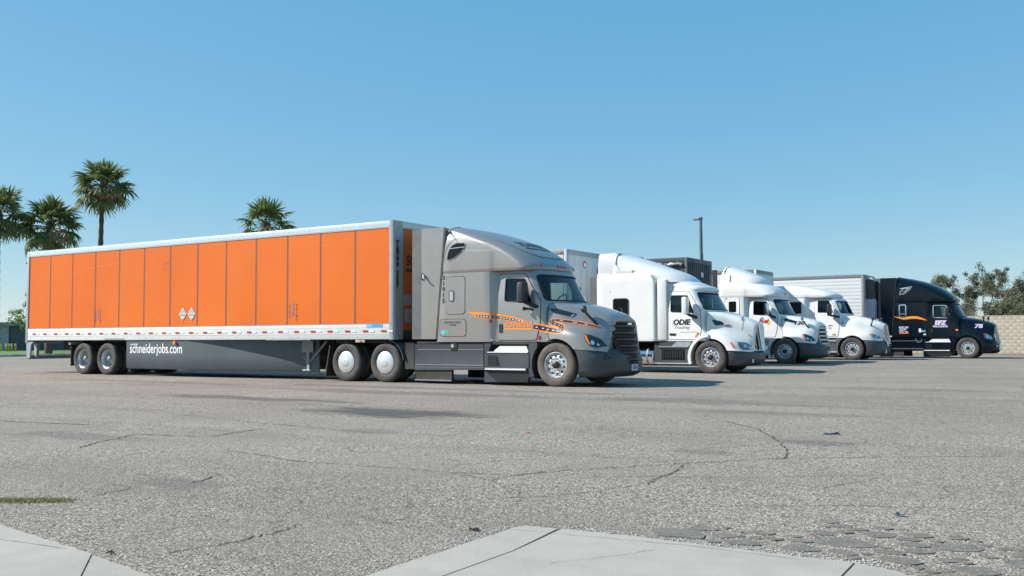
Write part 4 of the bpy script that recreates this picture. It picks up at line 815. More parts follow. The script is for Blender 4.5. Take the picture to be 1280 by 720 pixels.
for s in (-1, 1):       # wrap-round fenders, steps, tanks
    P_ = [(.63*math.cos(a), .5+.63*math.sin(a)) for a in np.linspace(rad(95), rad(198), 16)]+[(.72*math.cos(a), .5+.72*math.sin(a)) for a in np.linspace(rad(198), rad(95), 16)]
    B().prism(P_, s*.9, s*1.2, 'y').obj('fender', 'white_paint', t2)
    q_ = B().prism([(-1.87, .95), (-1.55, .95), (-1.48, .98), (-.72, 1.0), (-.60, .97), (-.68, .34), (-.74, .30), (-1.87, .30)], s*.8, s*1.12, 'y').obj('step_box', 'charcoal_panel', t2)
    B().prism([(-1.28, .84), (-1.1, .98), (-.62, .98), (-.70, .84)], s*1.12, s*1.135, 'y').obj('upper_step_tread', 'galvanised', q_); B().box(-1.72, -.72, s*1.12, s*1.15, .81, .84, .005).obj('upper_step', 'galvanised', q_)
    B().prism([(-1.62, .42), (-.85, .42), (-.85, .74), (-1.62, .74)], s*1.12, s*1.13, 'y').obj('step_recess', 'lamp_black', q_); B().box(-1.87, -.72, s*1.0, s*1.16, .29, .335, .01).obj('lower_step', 'galvanised', q_)
    for i in range(9): B().box(-1.58+i*.08, -1.535+i*.08, s*1.13, s*1.14, .46, .70).obj('louvre', 'black_plastic', q_)
    B().lathe([(.24, -3.3), (.28, -3.27), (.285, -3.2), (.285, -2.0), (.28, -1.93), (.24, -1.90)], 28, 'x', (0, s*.86, .52)).obj('fuel_tank', 'chrome', t2)
    for x in (-3.0, -2.15): B().lathe([(.288, x), (.292, x+.002), (.292, x+.058), (.288, x+.06)], 28, 'x', (0, s*.86, .52)).obj('tank_strap', 'grey_steel', t2)
B().box(-3.8, -.4, -1.10, 1.10, .95, 1.02).obj('sill', 'frame_black', t2)
B().box(1.16, 1.20, -.72, -.66, .34, .44, .01).obj('tow_pin', 'aluminium', t2)

# ---------------------------------------------------------------- second white tractor: short sleeper with roof deflector
D3 = .14
T3 = dict(T1); T3.update(paint='white_paint', xr=lambda z: -2.80+.03*(z-1), xs=-1.66, cab=sh(CAB_A, D3), win=shp(WIN_A, D3), door=shp(DOOR_A, D3), door_gap=shp(GAP_A, D3), handle=(-1.42, 1.24, .1, .22), hood=hood_shift(HOOD_A, .13), drive_kind='dual', drives=(-5.4, -4.08), frame=-6.0, spin=.5,
    roof=[(2.72, -.28, 1.20, 1.17, .6), (2.80, -.25, 1.215, 1.19, .65), (2.95, -.36, 1.215, 1.19, .8), (3.1, -.55, 1.205, 1.18, .9), (3.22, -.80, 1.18, 1.15, .95), (3.30, -1.1, 1.13, 1.10, .85), (3.36, -1.5, 1.03, 1.0, .6), (3.385, -1.8, .9, .88, .3)],
    grille=((1.10, .64, 1.50), (1.25, .47, .72), .15, 'bars_h', 'chrome', 'frame_black', 5), marker=(2.84, .07))
T3['grille'] = ((1.10, .64, 1.50), (1.25, .47, .72), .15, 'bars_h', 'aluminium_satin', 'aluminium_satin', 5)
t3, q3 = tractor(T3, (20.30, 19.55+1.2, gz(20)), 'white mid-roof tractor with rounded deflector on its roof, numbered 120')
shell([(3.12, -.86, 1.05, 1.0, .7), (3.3, -.92, 1.05, 1.0, .72), (3.5, -1.10, 1.02, .98, .75), (3.7, -1.5, .98, .93, .75), (3.88, -1.92, .92, .88, .65), (3.99, -2.25, .84, .8, .4), (4.04, -2.42, .7, .66, .12)], lambda z: -2.74+.22*max(0, (z-3.34)/.7)**2, -2.3, 18, .06, 2.3).obj('roof_deflector', 'white_paint', t3)
for s in 'RL':
    wq = [(-2.28, 2.10), (-1.96, 2.10), (-1.96, 2.56), (-2.28, 2.56)]; g_ = patch('sleeper_window', [rpoly(wq, .06)], q3['body'], s, 'tinted_window', t3, .022, 0, .02); patch('window_backing', [rpoly(wq, .06)], q3['body'], s, 'lamp_black', g_, .018, 0)
    patch('window_surround', [rpoly([(-2.44, 1.80), (-1.84, 1.80), (-1.84, 2.72), (-2.44, 2.72)], .1), rpoly(wq, .06)], q3['body'], s, 'white_paint', t3, .02, 0, .02); patch('window_surround_gap', ringloop(rpoly([(-2.46, 1.78), (-1.82, 1.78), (-1.82, 2.74), (-2.46, 2.74)], .1), .02), q3['body'], s, 'grey_steel', t3, .003, 0)
for s in (-1, 1):
    p_ = B().prism([(-3.0, 1.1), (-2.80, 1.1), (-2.76, 2.66), (-3.0, 2.66)], s*1.14, s*1.17, 'y').obj('side_extender', 'extender_rubber', t3)
    B().box(-2.82, -2.58, s*1.16, s*1.20, 1.9, 2.55, .02).obj('air_cleaner', 'grey_steel', t3)
    B().prism([(-3.06, 2.7), (-2.84, 2.7), (-2.84, 3.9), (-3.06, 3.9)], s*.98, s*1.02, 'y').obj('rubber_edge', 'frame_black', t3)
    q_ = B().box(-2.75, -.62, s*.8, s*1.17, .32, .98, .03).obj('step_box', 'white_paint_old', t3)
    for z in (.34, .62, .86): B().box(-1.5, -.66, s*1.17, s*1.21, z, z+.05, .005).obj('step', 'galvanised', q_)
    P_ = [(-.62, 1.0), (-.3, 1.02)]+[(.62*math.cos(a), .5+.62*math.sin(a)) for a in np.linspace(rad(138), rad(205), 9)]+[(-.66, .24)]
    B().prism(P_, s*.85, s*1.2, 'y').obj('wheel_surround', 'white_paint', q_)
B().box(-2.7, -.4, -1.1, 1.1, .97, 1.04).obj('sill', 'frame_black', t3)
db3 = skin(t3)
text('door_lettering', 'Feet', (-1.05, 1.63, -.62, 1.84), db3, 'R', 'decal_red', t3, .006, 0, .05, .25); patch('door_mark', [[(-.66+.075*math.cos(a), 1.64+.075*math.sin(a)) for a in np.linspace(0, 6.283, 13)[:-1]]], db3, 'R', 'decal_yellow', t3, .005, 0)
text('hood_number', '120', (.36, 1.57, .72, 1.71), q3['hb'], 'R', 'decal_black', t3, .01, .1, .03, .15)
patch('hood_vent', [rpoly([(-.08, 1.82), (.06, 1.82), (.45, 1.70), (.38, 1.635), (.0, 1.72)], .03)], q3['hb'], 'R', 'lamp_black', t3, .01, .08, .02)
band('hood_gap', [(-.105, 1.88), (-.105, 1.5), (-.09, 1.2), (-.03, 1.04)], [.02]*4, q3['hb'], 'R', 'grey_steel', t3, .004)
mirror(t3, -.66, 1.95, 2.44, 1.06, -.32, 1.85, 'chrome'); hood_mirror(t3, (.88, .80, 1.42), (.66, .95, 1.76), 'chrome')
lp = patch('licence_plate', [rpoly([(-.16, .38), (.14, .38), (.14, .52), (-.16, .52)], .01)], q3['bb'], 'F', 'plate_white', t3, .02, 0, .02)

# ---------------------------------------------------------------- third white tractor: low sloping roof over the sleeper, chrome grille
CAB_C = [(1.0, .0, 1.185, 1.12, .25), (2.0, -.22, 1.19, 1.09, .42), (2.35, -.36, 1.19, 1.06, .42), (2.70, -.54, 1.185, 1.01, .42), (2.80, -.68, 1.17, .96, .5)]
T4 = dict(paint='white_paint', xr=lambda z: -3.55, xs=-2.10, st=.28, cab=CAB_C, ceil=2.62, win=[(-1.50, 2.69), (-.98, 2.68), (-.80, 2.11), (-1.50, 2.13)], door=[(-1.62, 1.06), (-1.62, 2.76), (-.98, 2.76), (-.58, 2.06), (-.55, 1.5), (-.62, 1.06)], door_gap=[(-1.635, 1.045), (-1.635, 2.775), (-.97, 2.775), (-.565, 2.06), (-.535, 1.5), (-.605, 1.045)],
    ws=(2.09, 1.02, 2.66, .94), handle=(-1.58, 1.42, .1, .22), roof=[(2.80, -.72, 1.16, 1.13, .5), (2.86, -.68, 1.19, 1.16, .55), (2.95, -.72, 1.195, 1.17, .65), (3.08, -.95, 1.18, 1.15, .85), (3.2, -1.3, 1.14, 1.11, .9), (3.3, -1.75, 1.07, 1.04, .8), (3.38, -2.2, .96, .93, .5), (3.405, -2.5, .82, .8, .2)],
    hood=HOOD_C, bow=.12, bumper=[(.2, 1.15, 1.05, 1.05, .7), (.26, 1.28, 1.12, 1.12, .8), (.45, 1.36, 1.17, 1.17, .82), (.75, 1.32, 1.19, 1.19, .82), (.87, 1.25, 1.18, 1.18, .8), (.895, 1.2, 1.16, 1.16, .78)], grille=((1.10, .50, 1.55), (1.24, .40, .82), .13, 'mesh', 'chrome', 'chrome', 12),
    hl=[(.68, 1.17), (.85, 1.17), (1.05, 1.08), (1.17, .96), (.98, .955), (.8, 1.05)], hl_m='headlight_lens', hl_amber=[(.69, 1.165), (.80, 1.16), (.92, .99), (.82, 1.05)], hl_lamps=[[(.93, 1.10), (1.0, 1.07), (1.03, .99), (.96, 1.0)]], marker=(2.71, .05), marker_m='amber_lens', frame=-6.6, drives=(-6.0, -4.68), arch=.60, spin=.35)
t4, q4 = tractor(T4, (21.62, 25.25+1.2, gz(26)), 'white tractor with rounded sloping roof and chrome grille, beside the black tractor')
for s in 'RL':
    wq = [(-2.74, 2.10), (-2.2, 2.10), (-2.2, 2.64), (-2.74, 2.64)]; g_ = patch('sleeper_window', [rpoly(wq, .05)], q4['body'], s, 'tinted_window', t4, .012, 0, .02); patch('window_backing', [rpoly(wq, .05)], q4['body'], s, 'lamp_black', g_, .008, 0)
for s in (-1, 1):
    q_ = B().box(-3.4, -.62, s*.8, s*1.17, .30, .96, .03).obj('step_box', 'charcoal_panel', t4)
    for z in (.34, .84): B().box(-1.6, -.66, s*1.17, s*1.2, z, z+.06, .005).obj('step', 'aluminium', q_)
    P_ = [(-.70, 1.0), (-.3, 1.0)]+[(.62*math.cos(a), .5+.62*math.sin(a)) for a in np.linspace(rad(138), rad(205), 9)]+[(-.62, .24)]
    B().prism(P_, s*.85, s*1.2, 'y').obj('wheel_surround', 'charcoal_skirt', q_)
B().box(-3.4, -.45, -1.1, 1.1, .96, 1.03).obj('sill', 'frame_black', t4)
db4 = skin(t4)
band('door_mark', [(-1.05, 1.50), (-.95, 1.55), (-.80, 1.53)], [.01, .05, .01], db4, 'R', 'decal_red', t4, .006); band('door_mark', [(-1.02, 1.42), (-.94, 1.44), (-.88, 1.41)], [.02, .05, .02], db4, 'R', 'decal_blue', t4, .006)
patch('side_marker', [[(-.86, 1.12), (-.72, 1.12), (-.72, 1.18), (-.86, 1.18)]], db4, 'R', 'amber_lens', t4, .02, 0, .02); patch('sticker', [[(-.42, 1.62), (-.35, 1.62), (-.35, 1.70), (-.42, 1.70)]], db4, 'R', 'decal_blue', t4, .07, 0)
mirror(t4, -.92, 1.97, 2.50, 1.07, -.55, 1.92); hood_mirror(t4, (.74, .78, 1.50), (.86, .92, 1.80)); 
B().box(1.30, 1.40, -.42, .42, .62, .80, .03).obj('bumper_insert', 'chrome', t4); B().box(1.26, 1.33, -.5, -.4, .30, .46, .02).obj('tow_hook', 'chrome', t4)

# ---------------------------------------------------------------- black tractor
D5 = -.05
T5 = dict(T1); T5.update(paint='black_paint', bumper_m='black_paint', cab=sh(CAB_A, D5), win=shp(WIN_A, D5), door=shp(DOOR_A, D5), door_gap=shp(GAP_A, D5), handle=(-1.60, 1.24, .1, .2), hood=[(x*.93 if x > 0 else x-.04, p_) for x, p_ in HOOD_A], drive_kind='dual', tyre='tyre', spin=.1,
    roof=[(2.72, -.48, 1.20, 1.17, .5), (2.78, -.45, 1.215, 1.19, .52), (3.0, -.63, 1.217, 1.195, .58), (3.2, -.86, 1.215, 1.19, .65), (3.4, -1.15, 1.205, 1.18, .75), (3.6, -1.55, 1.18, 1.155, .8), (3.76, -1.98, 1.12, 1.09, .8), (3.87, -2.4, 1.04, 1.02, .75), (3.95, -2.8, .92, .9, .4), (3.985, -3.0, .74, .7, .08)],
    bumper=[(.24, 1.10, 1.04, 1.04, .7), (.3, 1.22, 1.12, 1.12, .8), (.4, 1.28, 1.17, 1.17, .82), (.6, 1.29, 1.19, 1.19, .84), (.84, 1.20, 1.19, 1.19, .8), (.87, 1.15, 1.16, 1.16, .78)], grille=((.98, .50, 1.55), (1.14, .42, .74), .13, 'mesh', 'chrome', 'aluminium', 12),
    hl=[(.68, 1.19), (.85, 1.17), (1.0, 1.05), (1.07, .91), (.9, .90), (.74, .98)], hl_m='headlight_lens', hl_amber=[(.69, 1.18), (.74, 1.18), (.78, .98), (.74, .99)], hl_ind='red_lens', hl_lamps=[[(.80, 1.12), (.90, 1.1), (.9, .97), (.82, .97)], [(.93, 1.06), (.99, 1.02), (.99, .95), (.93, .95)]], marker=(2.80, .06), marker_m='amber_lens')
t5, q5 = tractor(T5, (25.60, 31.0+1.2, gz(32)), 'black raised-roof tractor numbered 78 with chrome grille, beside the block wall')
extender(t5, -3.98, -3.385, -3.114, 3.94, 1.212, 'black_paint', .12)
fairing(t5, -4.0, -.70, -1.955, 'black_paint')
sb5 = q5['body']
for o_ in (([(-3.25, 1.9), (-2.45, 1.9), (-2.45, 2.72), (-3.25, 2.72)], 'luggage_door'), ([(-3.26, 1.17), (-2.47, 1.17), (-2.47, 1.58), (-3.26, 1.58)], 'service_hatch')): patch(o_[1], [rpoly(o_[0], .1)], sb5, 'R', 'black_paint', t5, .012, .2, .02)
wq = [(-3.02, 1.98), (-2.68, 1.98), (-2.68, 2.62), (-3.02, 2.62)]; patch('sleeper_window_frame', ringloop(rpoly(wq, .08), .045), sb5, 'R', 'chrome', t5, .03, 0, .02); patch('window_bar', [[(-3.0, 2.14), (-2.7, 2.14), (-2.7, 2.18), (-3.0, 2.18)]], sb5, 'R', 'chrome', t5, .028, 0); patch('sleeper_window', [rpoly(wq, .08)], sb5, 'R', 'tinted_window', t5, .02, 0)
band('stripe', [(-3.27, 2.04), (-3.05, 1.98), (-2.8, 1.93), (-2.5, 1.97), (-2.2, 1.97), (-1.95, 1.90), (-1.72, 1.82)], [.01, .05, .09, .12, .12, .08, .01], sb5, 'R', 'decal_orange', t5, .016); band('stripe_highlight', [(-3.1, 2.0), (-2.8, 1.965), (-2.5, 2.0), (-2.2, 2.0)], [.01, .03, .035, .01], sb5, 'R', 'decal_yellow', t5, .019)
for i, (a, w_) in enumerate(((1.505, .46), (1.43, .36), (1.355, .30), (1.28, .40))): text('hatch_lettering', ['EFZ', 'TRUCKING', 'USDOT', 'CA 78'][i], (-3.03, a-.03, -3.03+w_, a+.035), sb5, 'R', 'decal_lilac', t5, .016, 0, .04)
patch('hatch_label', [[(-3.02, 1.195), (-2.6, 1.195), (-2.6, 1.235), (-3.02, 1.235)]], sb5, 'R', 'decal_orange', t5, .016, 0)
for a in ((-2.13, 1.26, .10, .18, 'decal_white'), (-2.02, 1.27, .09, .09, 'decal_cyan'), (-1.92, 1.27, .09, .09, 'decal_green'), (-1.93, 1.12, .12, .07, 'decal_lilac')): patch('sticker', [[(a[0], a[1]), (a[0]+a[2], a[1]), (a[0]+a[2], a[1]+a[3]), (a[0], a[1]+a[3])]], sb5, 'R', a[4], t5, .006, 0)
db5 = skin(t5)
text('door_lettering', 'EFZ', (-1.42, 1.60, -.88, 1.82), db5, 'R', 'decal_lilac', t5, .006, 0, .06, .15); text('door_lettering', 'TRUCKING', (-1.52, 1.49, -.85, 1.575), db5, 'R', 'decal_lilac', t5, .006, 0, .05)
text('hood_number', '78', (.30, 1.44, .66, 1.64), q5['hb'], 'R', 'decal_lilac', t5, .01, .1, .05, .15)
patch('quarter_window_trim', ringloop([(-3.0, 3.08), (-2.95, 3.28), (-2.75, 3.46), (-2.38, 3.50), (-2.5, 3.32), (-2.75, 3.12)], .05), q5['rb'], 'R', 'grey_steel', t5, .012, .08); patch('quarter_window', [[(-2.98, 3.1), (-2.93, 3.27), (-2.75, 3.44), (-2.42, 3.48), (-2.52, 3.32), (-2.75, 3.14)]], q5['rb'], 'R', 'lamp_black', t5, .009, .08)
band('quarter_badge', [(-2.95, 3.40), (-2.6, 3.42), (-2.68, 3.30), (-2.80, 3.22)], [.03, .045, .03, .01], q5['rb'], 'R', 'aluminium', t5, .014)
patch('side_marker', [[(-.50, 1.32), (-.40, 1.32), (-.40, 1.40), (-.50, 1.40)]], db5, 'R', 'amber_lens', t5, .02, 0, .02)
gw = ringloop(rpoly([(x*1.0+(x+1.1)*.06-.0+D5, z+(z-2.24)*.08) for x, z in WIN_A], .08), .03); patch('window_trim', gw, db5, 'R', 'aluminium_satin', t5, .01, .1)
mirror(t5, -.85, 1.93, 2.42, 1.06, -.5, 1.83); hood_mirror(t5, (.66, .85, 1.50), (.70, .95, 1.90))
B().box(1.26, 1.34, -.45, .45, .40, .62, .02).obj('bumper_grille', 'chrome', t5)
for s in (-1, 1): B().lathe([(.0, 1.245), (.05, 1.24), (.055, 1.2)], 14, 'x', (0, s*.72, .58)).obj('fog_lamp', 'lamp_reflector', t5)
B().tube([(-2.28, -1.22, .95), (-2.2, -1.24, .78), (-2.05, -1.24, .78), (-2.0, -1.22, .95)], .018, 8).obj('grab_handle', 'chrome', t5)

# ---------------------------------------------------------------- trailers (local x from the rear end, y across from the near side)
def boxbvh(x0, x1, y0, y1, z0, z1):
    b = B().box(x0, x1, y0, y1, z0, z1); me = b.mesh('frame_black'); o = bpy.data.objects.new('t', me); r = bvh_of(o); bpy.data.objects.remove(o); return r
L, Wt, ZB, ZT = 16.15, 2.59, 1.10, 4.13
tr = thing('box_trailer', 'long orange box trailer with white lower rail coupled to the taupe tractor', 'trailer', (0, 0, 0), 0, 'trailers')
B().box(.05, L-.12, .022, Wt-.022, ZB+.08, ZT-.05).obj('box_core', 'frame_black', tr)
seams = [.14]+[1.36+1.2265*i for i in range(12)]+[16.03]
pan = {}
for i in range(13):
    for y0, y1 in ((.004, .02), (Wt-.02, Wt-.004)):
        B().box(seams[i]+.03, seams[i+1]-.03, y0, y1, 1.50, 3.955).obj('side_panel', 'orange_panel', tr)
for i in range(1, 13):
    for y0, y1 in ((.007, .022), (Wt-.022, Wt-.007)): B().box(seams[i]-.032, seams[i]+.032, y0, y1, 1.50, 3.95).obj('seam_strip', 'seam_strip', tr)
for y0, y1 in ((-.012, .05), (Wt-.05, Wt+.012)):
    r_ = B().box(.12, L-.14, y0, y1, 3.95, ZT, .012).obj('top_rail', 'roof_rail', tr); B().box(.12, L-.14, y0-.006, y1+.006, 3.985, 4.0).obj('rail_rib', 'roof_rail', r_)
    r_ = B().box(.12, L-.13, y0, y1, ZB, 1.497, .012).obj('bottom_rail', 'rail_white', tr); B().box(.12, L-.13, y0-.004, y1+.004, 1.497, 1.508).obj('rail_lip', 'grey_steel', r_)
    B().box(.12, L-.13, y0-.006, y1+.006, 1.235, 1.25).obj('rail_rib', 'rail_white', r_); B().box(.12, L-.13, y0-.003, y1+.003, 1.40, 1.41).obj('rail_rib', 'rail_white', r_)
B().box(.06, L-.1, .0, Wt, ZT-.03, ZT+.004).obj('roof', 'aluminium_satin', tr)
tape = B().box(0, .17, -.0035, 0, 0, .05).mesh('red_tape'); tape2 = B().box(0, .17, -.003, 0, 0, .042).mesh('white_tape')
for i in range(26):
    x = .42+i*.613
    if x < L-.35:
        link('red_reflector', tape, tr, (x, -.0195, 1.285)); link('white_reflector', tape2, tr, (x+.21, -.0195, 1.288))
rv = B().box(0, .012, -.006, 0, 0, .012).mesh('grey_steel')
for i in range(80): link('rivet', rv, tr, (.22+i*.2, -.0125, 4.035))
for i in range(52): link('rivet', rv, tr, (.3+i*.305, -.0125, 1.145+(.02 if i % 2 else 0)))
B().box(4.35, 5.35, -.021, -.0125, 1.115, 1.165).obj('rail_plate', 'galvanised', tr); B().box(11.6, 13.3, -.021, -.0125, 1.085, 1.13).obj('rail_plate', 'galvanised', tr)
# rear frame and doors
for y in (0, Wt-.12): B().box(-.02, .118, y-.014, y+.134, 1.02, ZT+.01, .012).obj('rear_post', 'galvanised', tr)
B().box(-.02, .1, .12, Wt-.12, 3.95, ZT+.01, .01).obj('rear_header', 'galvanised', tr); B().box(-.02, .1, .12, Wt-.12, 1.0, 1.22, .01).obj('rear_sill', 'galvanised', tr)
for y in (.125, Wt/2+.01):
    d = B().box(-.015, .03, y, y+Wt/2-.14, 1.22, 3.95, .006).obj('rear_door', 'orange_panel', tr)
    for z in (1.5, 2.4, 3.3, 3.8): B().box(-.03, .02, y-.06, y+.05, z, z+.1, .005).obj('hinge', 'galvanised', d)
    B().tube([(-.05, y+.55, 1.2), (-.05, y+.55, 3.98)], .018, 8).obj('lock_rod', 'galvanised', d)
for z in (3.72, 4.08): B().box(-.07, -.02, -.02, .09, z, z+.07, .006).obj('marker_lamp', 'frame_black', tr)
# front wall: corner posts, panel, rails
for s, y in ((-1, 0), (1, Wt)):
    P_ = [(L-.145, y-s*0.0)]; a0 = math.pi*1.5 if s < 0 else math.pi/2
    pts = [(L-.145, y+.012*s), (L-.06, y+.012*s), (L-.025, y-.004*s), (L, y-.05*s), (L+.004, y-.36*s), (L-.03, y-.36*s), (L-.03, y-.08*s), (L-.145, y-.03*s)]
    c_ = B().prism(pts, ZB-.01, ZT-.13, 'z').obj('corner_post', 'galvanised', tr, 25); B().prism([(a, b_+(.006*s if abs(b_-y) < .1 else 0)) for a, b_ in pts], ZT-.13, ZT+.012, 'z').obj('post_cap', 'galvanised', c_, 25)
B().box(L-.05, L-.012, .30, Wt-.30, 1.30, 3.98).obj('front_panel', 'orange_panel', tr); B().box(L-.06, L+.006, .34, Wt-.34, 3.96, ZT+.01, .01).obj('front_rail', 'aluminium_satin', tr)
B().box(L-.06, L+.002, .34, Wt-.34, ZB, 1.33, .01).obj('front_sill', 'charcoal_panel', tr)
fb = boxbvh(L-.05, L-.012, .0, Wt, 1.0, 4.1)
text('front_lettering', 'SCHNEIDER', (.52, 3.00, 2.2, 3.28), fb, 'F', 'decal_black', tr, .004, 0, .03); patch('front_underline', [[(.5, 2.84), (1.4, 2.84), (1.4, 2.93), (.5, 2.93)]], fb, 'F', 'decal_black', tr, .004, 0)
B().box(L-.012, L-.005, .40, .72, 1.98, 2.24).obj('document_plate', 'aluminium_satin', tr); B().box(L-.012, L+.05, .46, .66, 1.52, 1.88, .01).obj('document_box', 'galvanised', tr)
cpb = boxbvh(L-.2, L+.0045, .0, Wt, 1.0, 4.1); text('trailer_number', 'T\nA\n2\n2\n9\n3\n0\n7', (.06, 2.38, .215, 3.64), cpb, 'F', 'decal_black', tr, .003, 0, .075, 0, .80)
# side lettering and marks
sdb = boxbvh(0, L, .004, Wt, 1.0, 4.1); ralb = boxbvh(0, L, -.012, Wt, 1., 4.1)
for xp in (8.08, 8.47):
    pl = patch('placard', [[(xp, 1.66), (xp+.165, 1.865), (xp, 2.07), (xp-.165, 1.865)]], sdb, 'R', 'rail_white', tr, .012, 0, .012)
    patch('placard_band', [[(xp-.12, 1.90), (xp+.125, 1.90), (xp+.04, 2.0), (xp-.04, 2.0)]], sdb, 'R', 'aluminium_satin', pl, .014, 0)
    patch('placard_band', [[(xp-.11, 1.80), (xp+.11, 1.80), (xp+.13, 1.87), (xp-.13, 1.87)]], sdb, 'R', 'galvanised', pl, .014, 0); patch('placard_band', [[(xp-.07, 1.75), (xp+.07, 1.75), (xp, 1.67)]], sdb, 'R', 'aluminium_satin', pl, .014, 0)
for xp in (3.98, 12.62):
    patch('lift_arrow', [[(xp-.02, 1.80), (xp+.02, 1.80), (xp+.02, 2.10), (xp-.02, 2.10)]], sdb, 'R', 'decal_blue', tr, .003, 0); patch('lift_arrow', [[(xp-.05, 1.82), (xp, 1.74), (xp+.05, 1.82)]], sdb, 'R', 'decal_blue', tr, .003, 0)
    text('lift_lettering', 'L\nI\nF\nT', (xp-.15, 1.68, xp-.10, 2.06), sdb, 'R', 'decal_black', tr, .003, 0, .02, 0, .9); text('lift_lettering', 'P\nO\nI\nN\nT', (xp+.10, 1.60, xp+.15, 2.08), sdb, 'R', 'decal_black', tr, .003, 0, .02, 0, .9)
patch('maker_badge', [[(15.25, 1.415), (15.78, 1.415), (15.78, 1.49), (15.25, 1.49)]], ralb, 'R', 'decal_cyan', tr, .012, 0, .01); text('badge_lettering', 'WABASH', (15.42, 1.43, 15.75, 1.475), ralb, 'R', 'decal_blue', tr, .0135, 0, .02)
for pts, wd, m_ in (([(3.0, 3.42), (4.0, 3.47), (5.2, 3.56)], .022, 'scuff_pale'), ([(2.4, 3.30), (2.9, 3.34)], .02, 'scuff_pale'), ([(7.1, 3.42), (7.45, 3.44)], .05, 'scuff_dark'), ([(7.12, 3.26), (7.42, 3.27)], .06, 'scuff_dark'), ([(3.9, 2.4), (4.5, 2.5)], .018, 'scuff_pale'), ([(6.9, 1.72), (7.15, 1.80)], .03, 'scuff_pale'), ([(9.3, 2.9), (9.9, 2.92)], .012, 'scuff_pale'), ([(1.0, 2.6), (1.3, 2.7)], .014, 'scuff_pale'), ([(13.0, 3.6), (14.2, 3.62)], .010, 'scuff_pale')):
    P_ = [(pts[0][0]+(pts[-1][0]-pts[0][0])*i/8, float(np.interp(i/8, np.linspace(0, 1, len(pts)), [p_[1] for p_ in pts]))+.012*math.sin(i*2.1)) for i in range(9)]; band('scuff', P_, [wd*(.15+.85*abs(math.sin(i*1.7+1)))*(0.2 if i in (0, 8) else 1) for i in range(9)], sdb, 'R', m_, tr, .0035)
# side skirt: flush at the wheels, swinging inboard towards the landing gear
sk = B(); xs_ = list(np.linspace(5.42, 8.2, 6))+list(np.linspace(8.6, 13.1, 20)); rows = []
for x in xs_:
    u = max(0, (x-8.2)/4.9); y = .02+.50*u**1.3
    rows.append([sk.bm.verts.new((x, y+dy, z)) for dy, z in ((0, 1.095), (0, .62), (.01, .24), (.035, .21), (.05, .24), (.04, .62), (.04, 1.095))])
for a, c_ in zip(rows, rows[1:]):
    for j in range(6): sk.bm.faces.new([a[j], c_[j], c_[j+1], a[j+1]])
sk.bm.faces.new(rows[0]); sk.bm.faces.new(rows[-1][::-1]); sk_o = sk.obj('side_skirt', 'charcoal_skirt', tr, 50)
me = sk_o.data; far = link('side_skirt', me, tr); far.scale = (1, -1, 1); far.location = (0, Wt, 0)
skb = bvh_of(sk_o); text('skirt_lettering', 'schneiderjobs.com', (5.60, .60, 8.05, .99), skb, 'R', 'decal_white', tr, .006, .3, .012); text('skirt_small_lettering', 'apply at', (5.62, .93, 5.98, 1.0), skb, 'R', 'decal_white', tr, .006, 0, .02)
B().cyl(.055, -.05, .02, 'y', (7.75, 0, 1.02), 14).obj('side_marker', 'amber_lens', tr); B().box(14.86, 15.18, -.0, .03, 1.02, 1.09, .005).obj('lamp_bracket', 'galvanised', tr); B().cyl(.035, -.02, .02, 'y', (15.02, 0, 1.055), 12).obj('side_marker', 'amber_lens', tr)
# running gear
xr_ = 3.17
for x in (xr_, xr_+1.245):
    for s in (-1, 1):
        wheel(tr, 'dual', x, Wt/2+s*(1.285-.145), .5, s > 0, 'tyre_dusty' if False else 'tyre', .4); wheel(tr, 'inner', x, Wt/2+s*(1.285-.48), .5)
    B().cyl(.07, .5, Wt-.5, 'y', (x, 0, .5), 12).obj('axle', 'frame_black', tr)
b = B()
for y in (.75, Wt-.83): b.box(1.0, 6.5, y, y+.08, .80, 1.10)
b.box(2.3, 2.5, .5, Wt-.5, .7, 1.08); b.box(4.9, 5.1, .5, Wt-.5, .7, 1.08); b.obj('bogie_frame', 'frame_black', tr)
b = B()
for x in np.arange(.5, 15.9, .62): b.box(x, x+.05, .06, Wt-.06, ZB, ZB+.1)
b.obj('cross_members', 'frame_black', tr)
B().box(13.9, 15.9, .3, Wt-.3, 1.0, 1.12).obj('coupler_plate', 'frame_black', tr)
for s, y in ((-1, .1), (1, Wt-.72)): B().box(2.40, 2.43, y, y+.62, .26, .98).obj('mud_flap', 'black_rubber', tr)
B().box(2.34, 2.46, .06, Wt-.06, .96, 1.03).obj('flap_bar', 'galvanised', tr); B().box(2.33, 2.345, .1, .28, .97, 1.02).obj('tail_lamp', 'red_lens', tr)
# under-run guard
for y in (.28, Wt-.40): B().prism([(.02, 1.0), (.20, 1.0), (.16, .50), (.06, .50)], y, y+.1, 'y').obj('guard_post', 'galvanised', tr)
B().box(-.02, .10, .06, Wt-.06, .46, .58, .01).obj('under_run_guard', 'grey_steel', tr)
for y in (0.0, Wt-.1): B().prism([(-.02, 1.05), (.42, 1.05), (.34, .97), (.30, .97), (.24, .50), (.06, .50), (.03, .97)], y, y+.05, 'y').obj('guard_bracket', 'galvanised', tr)
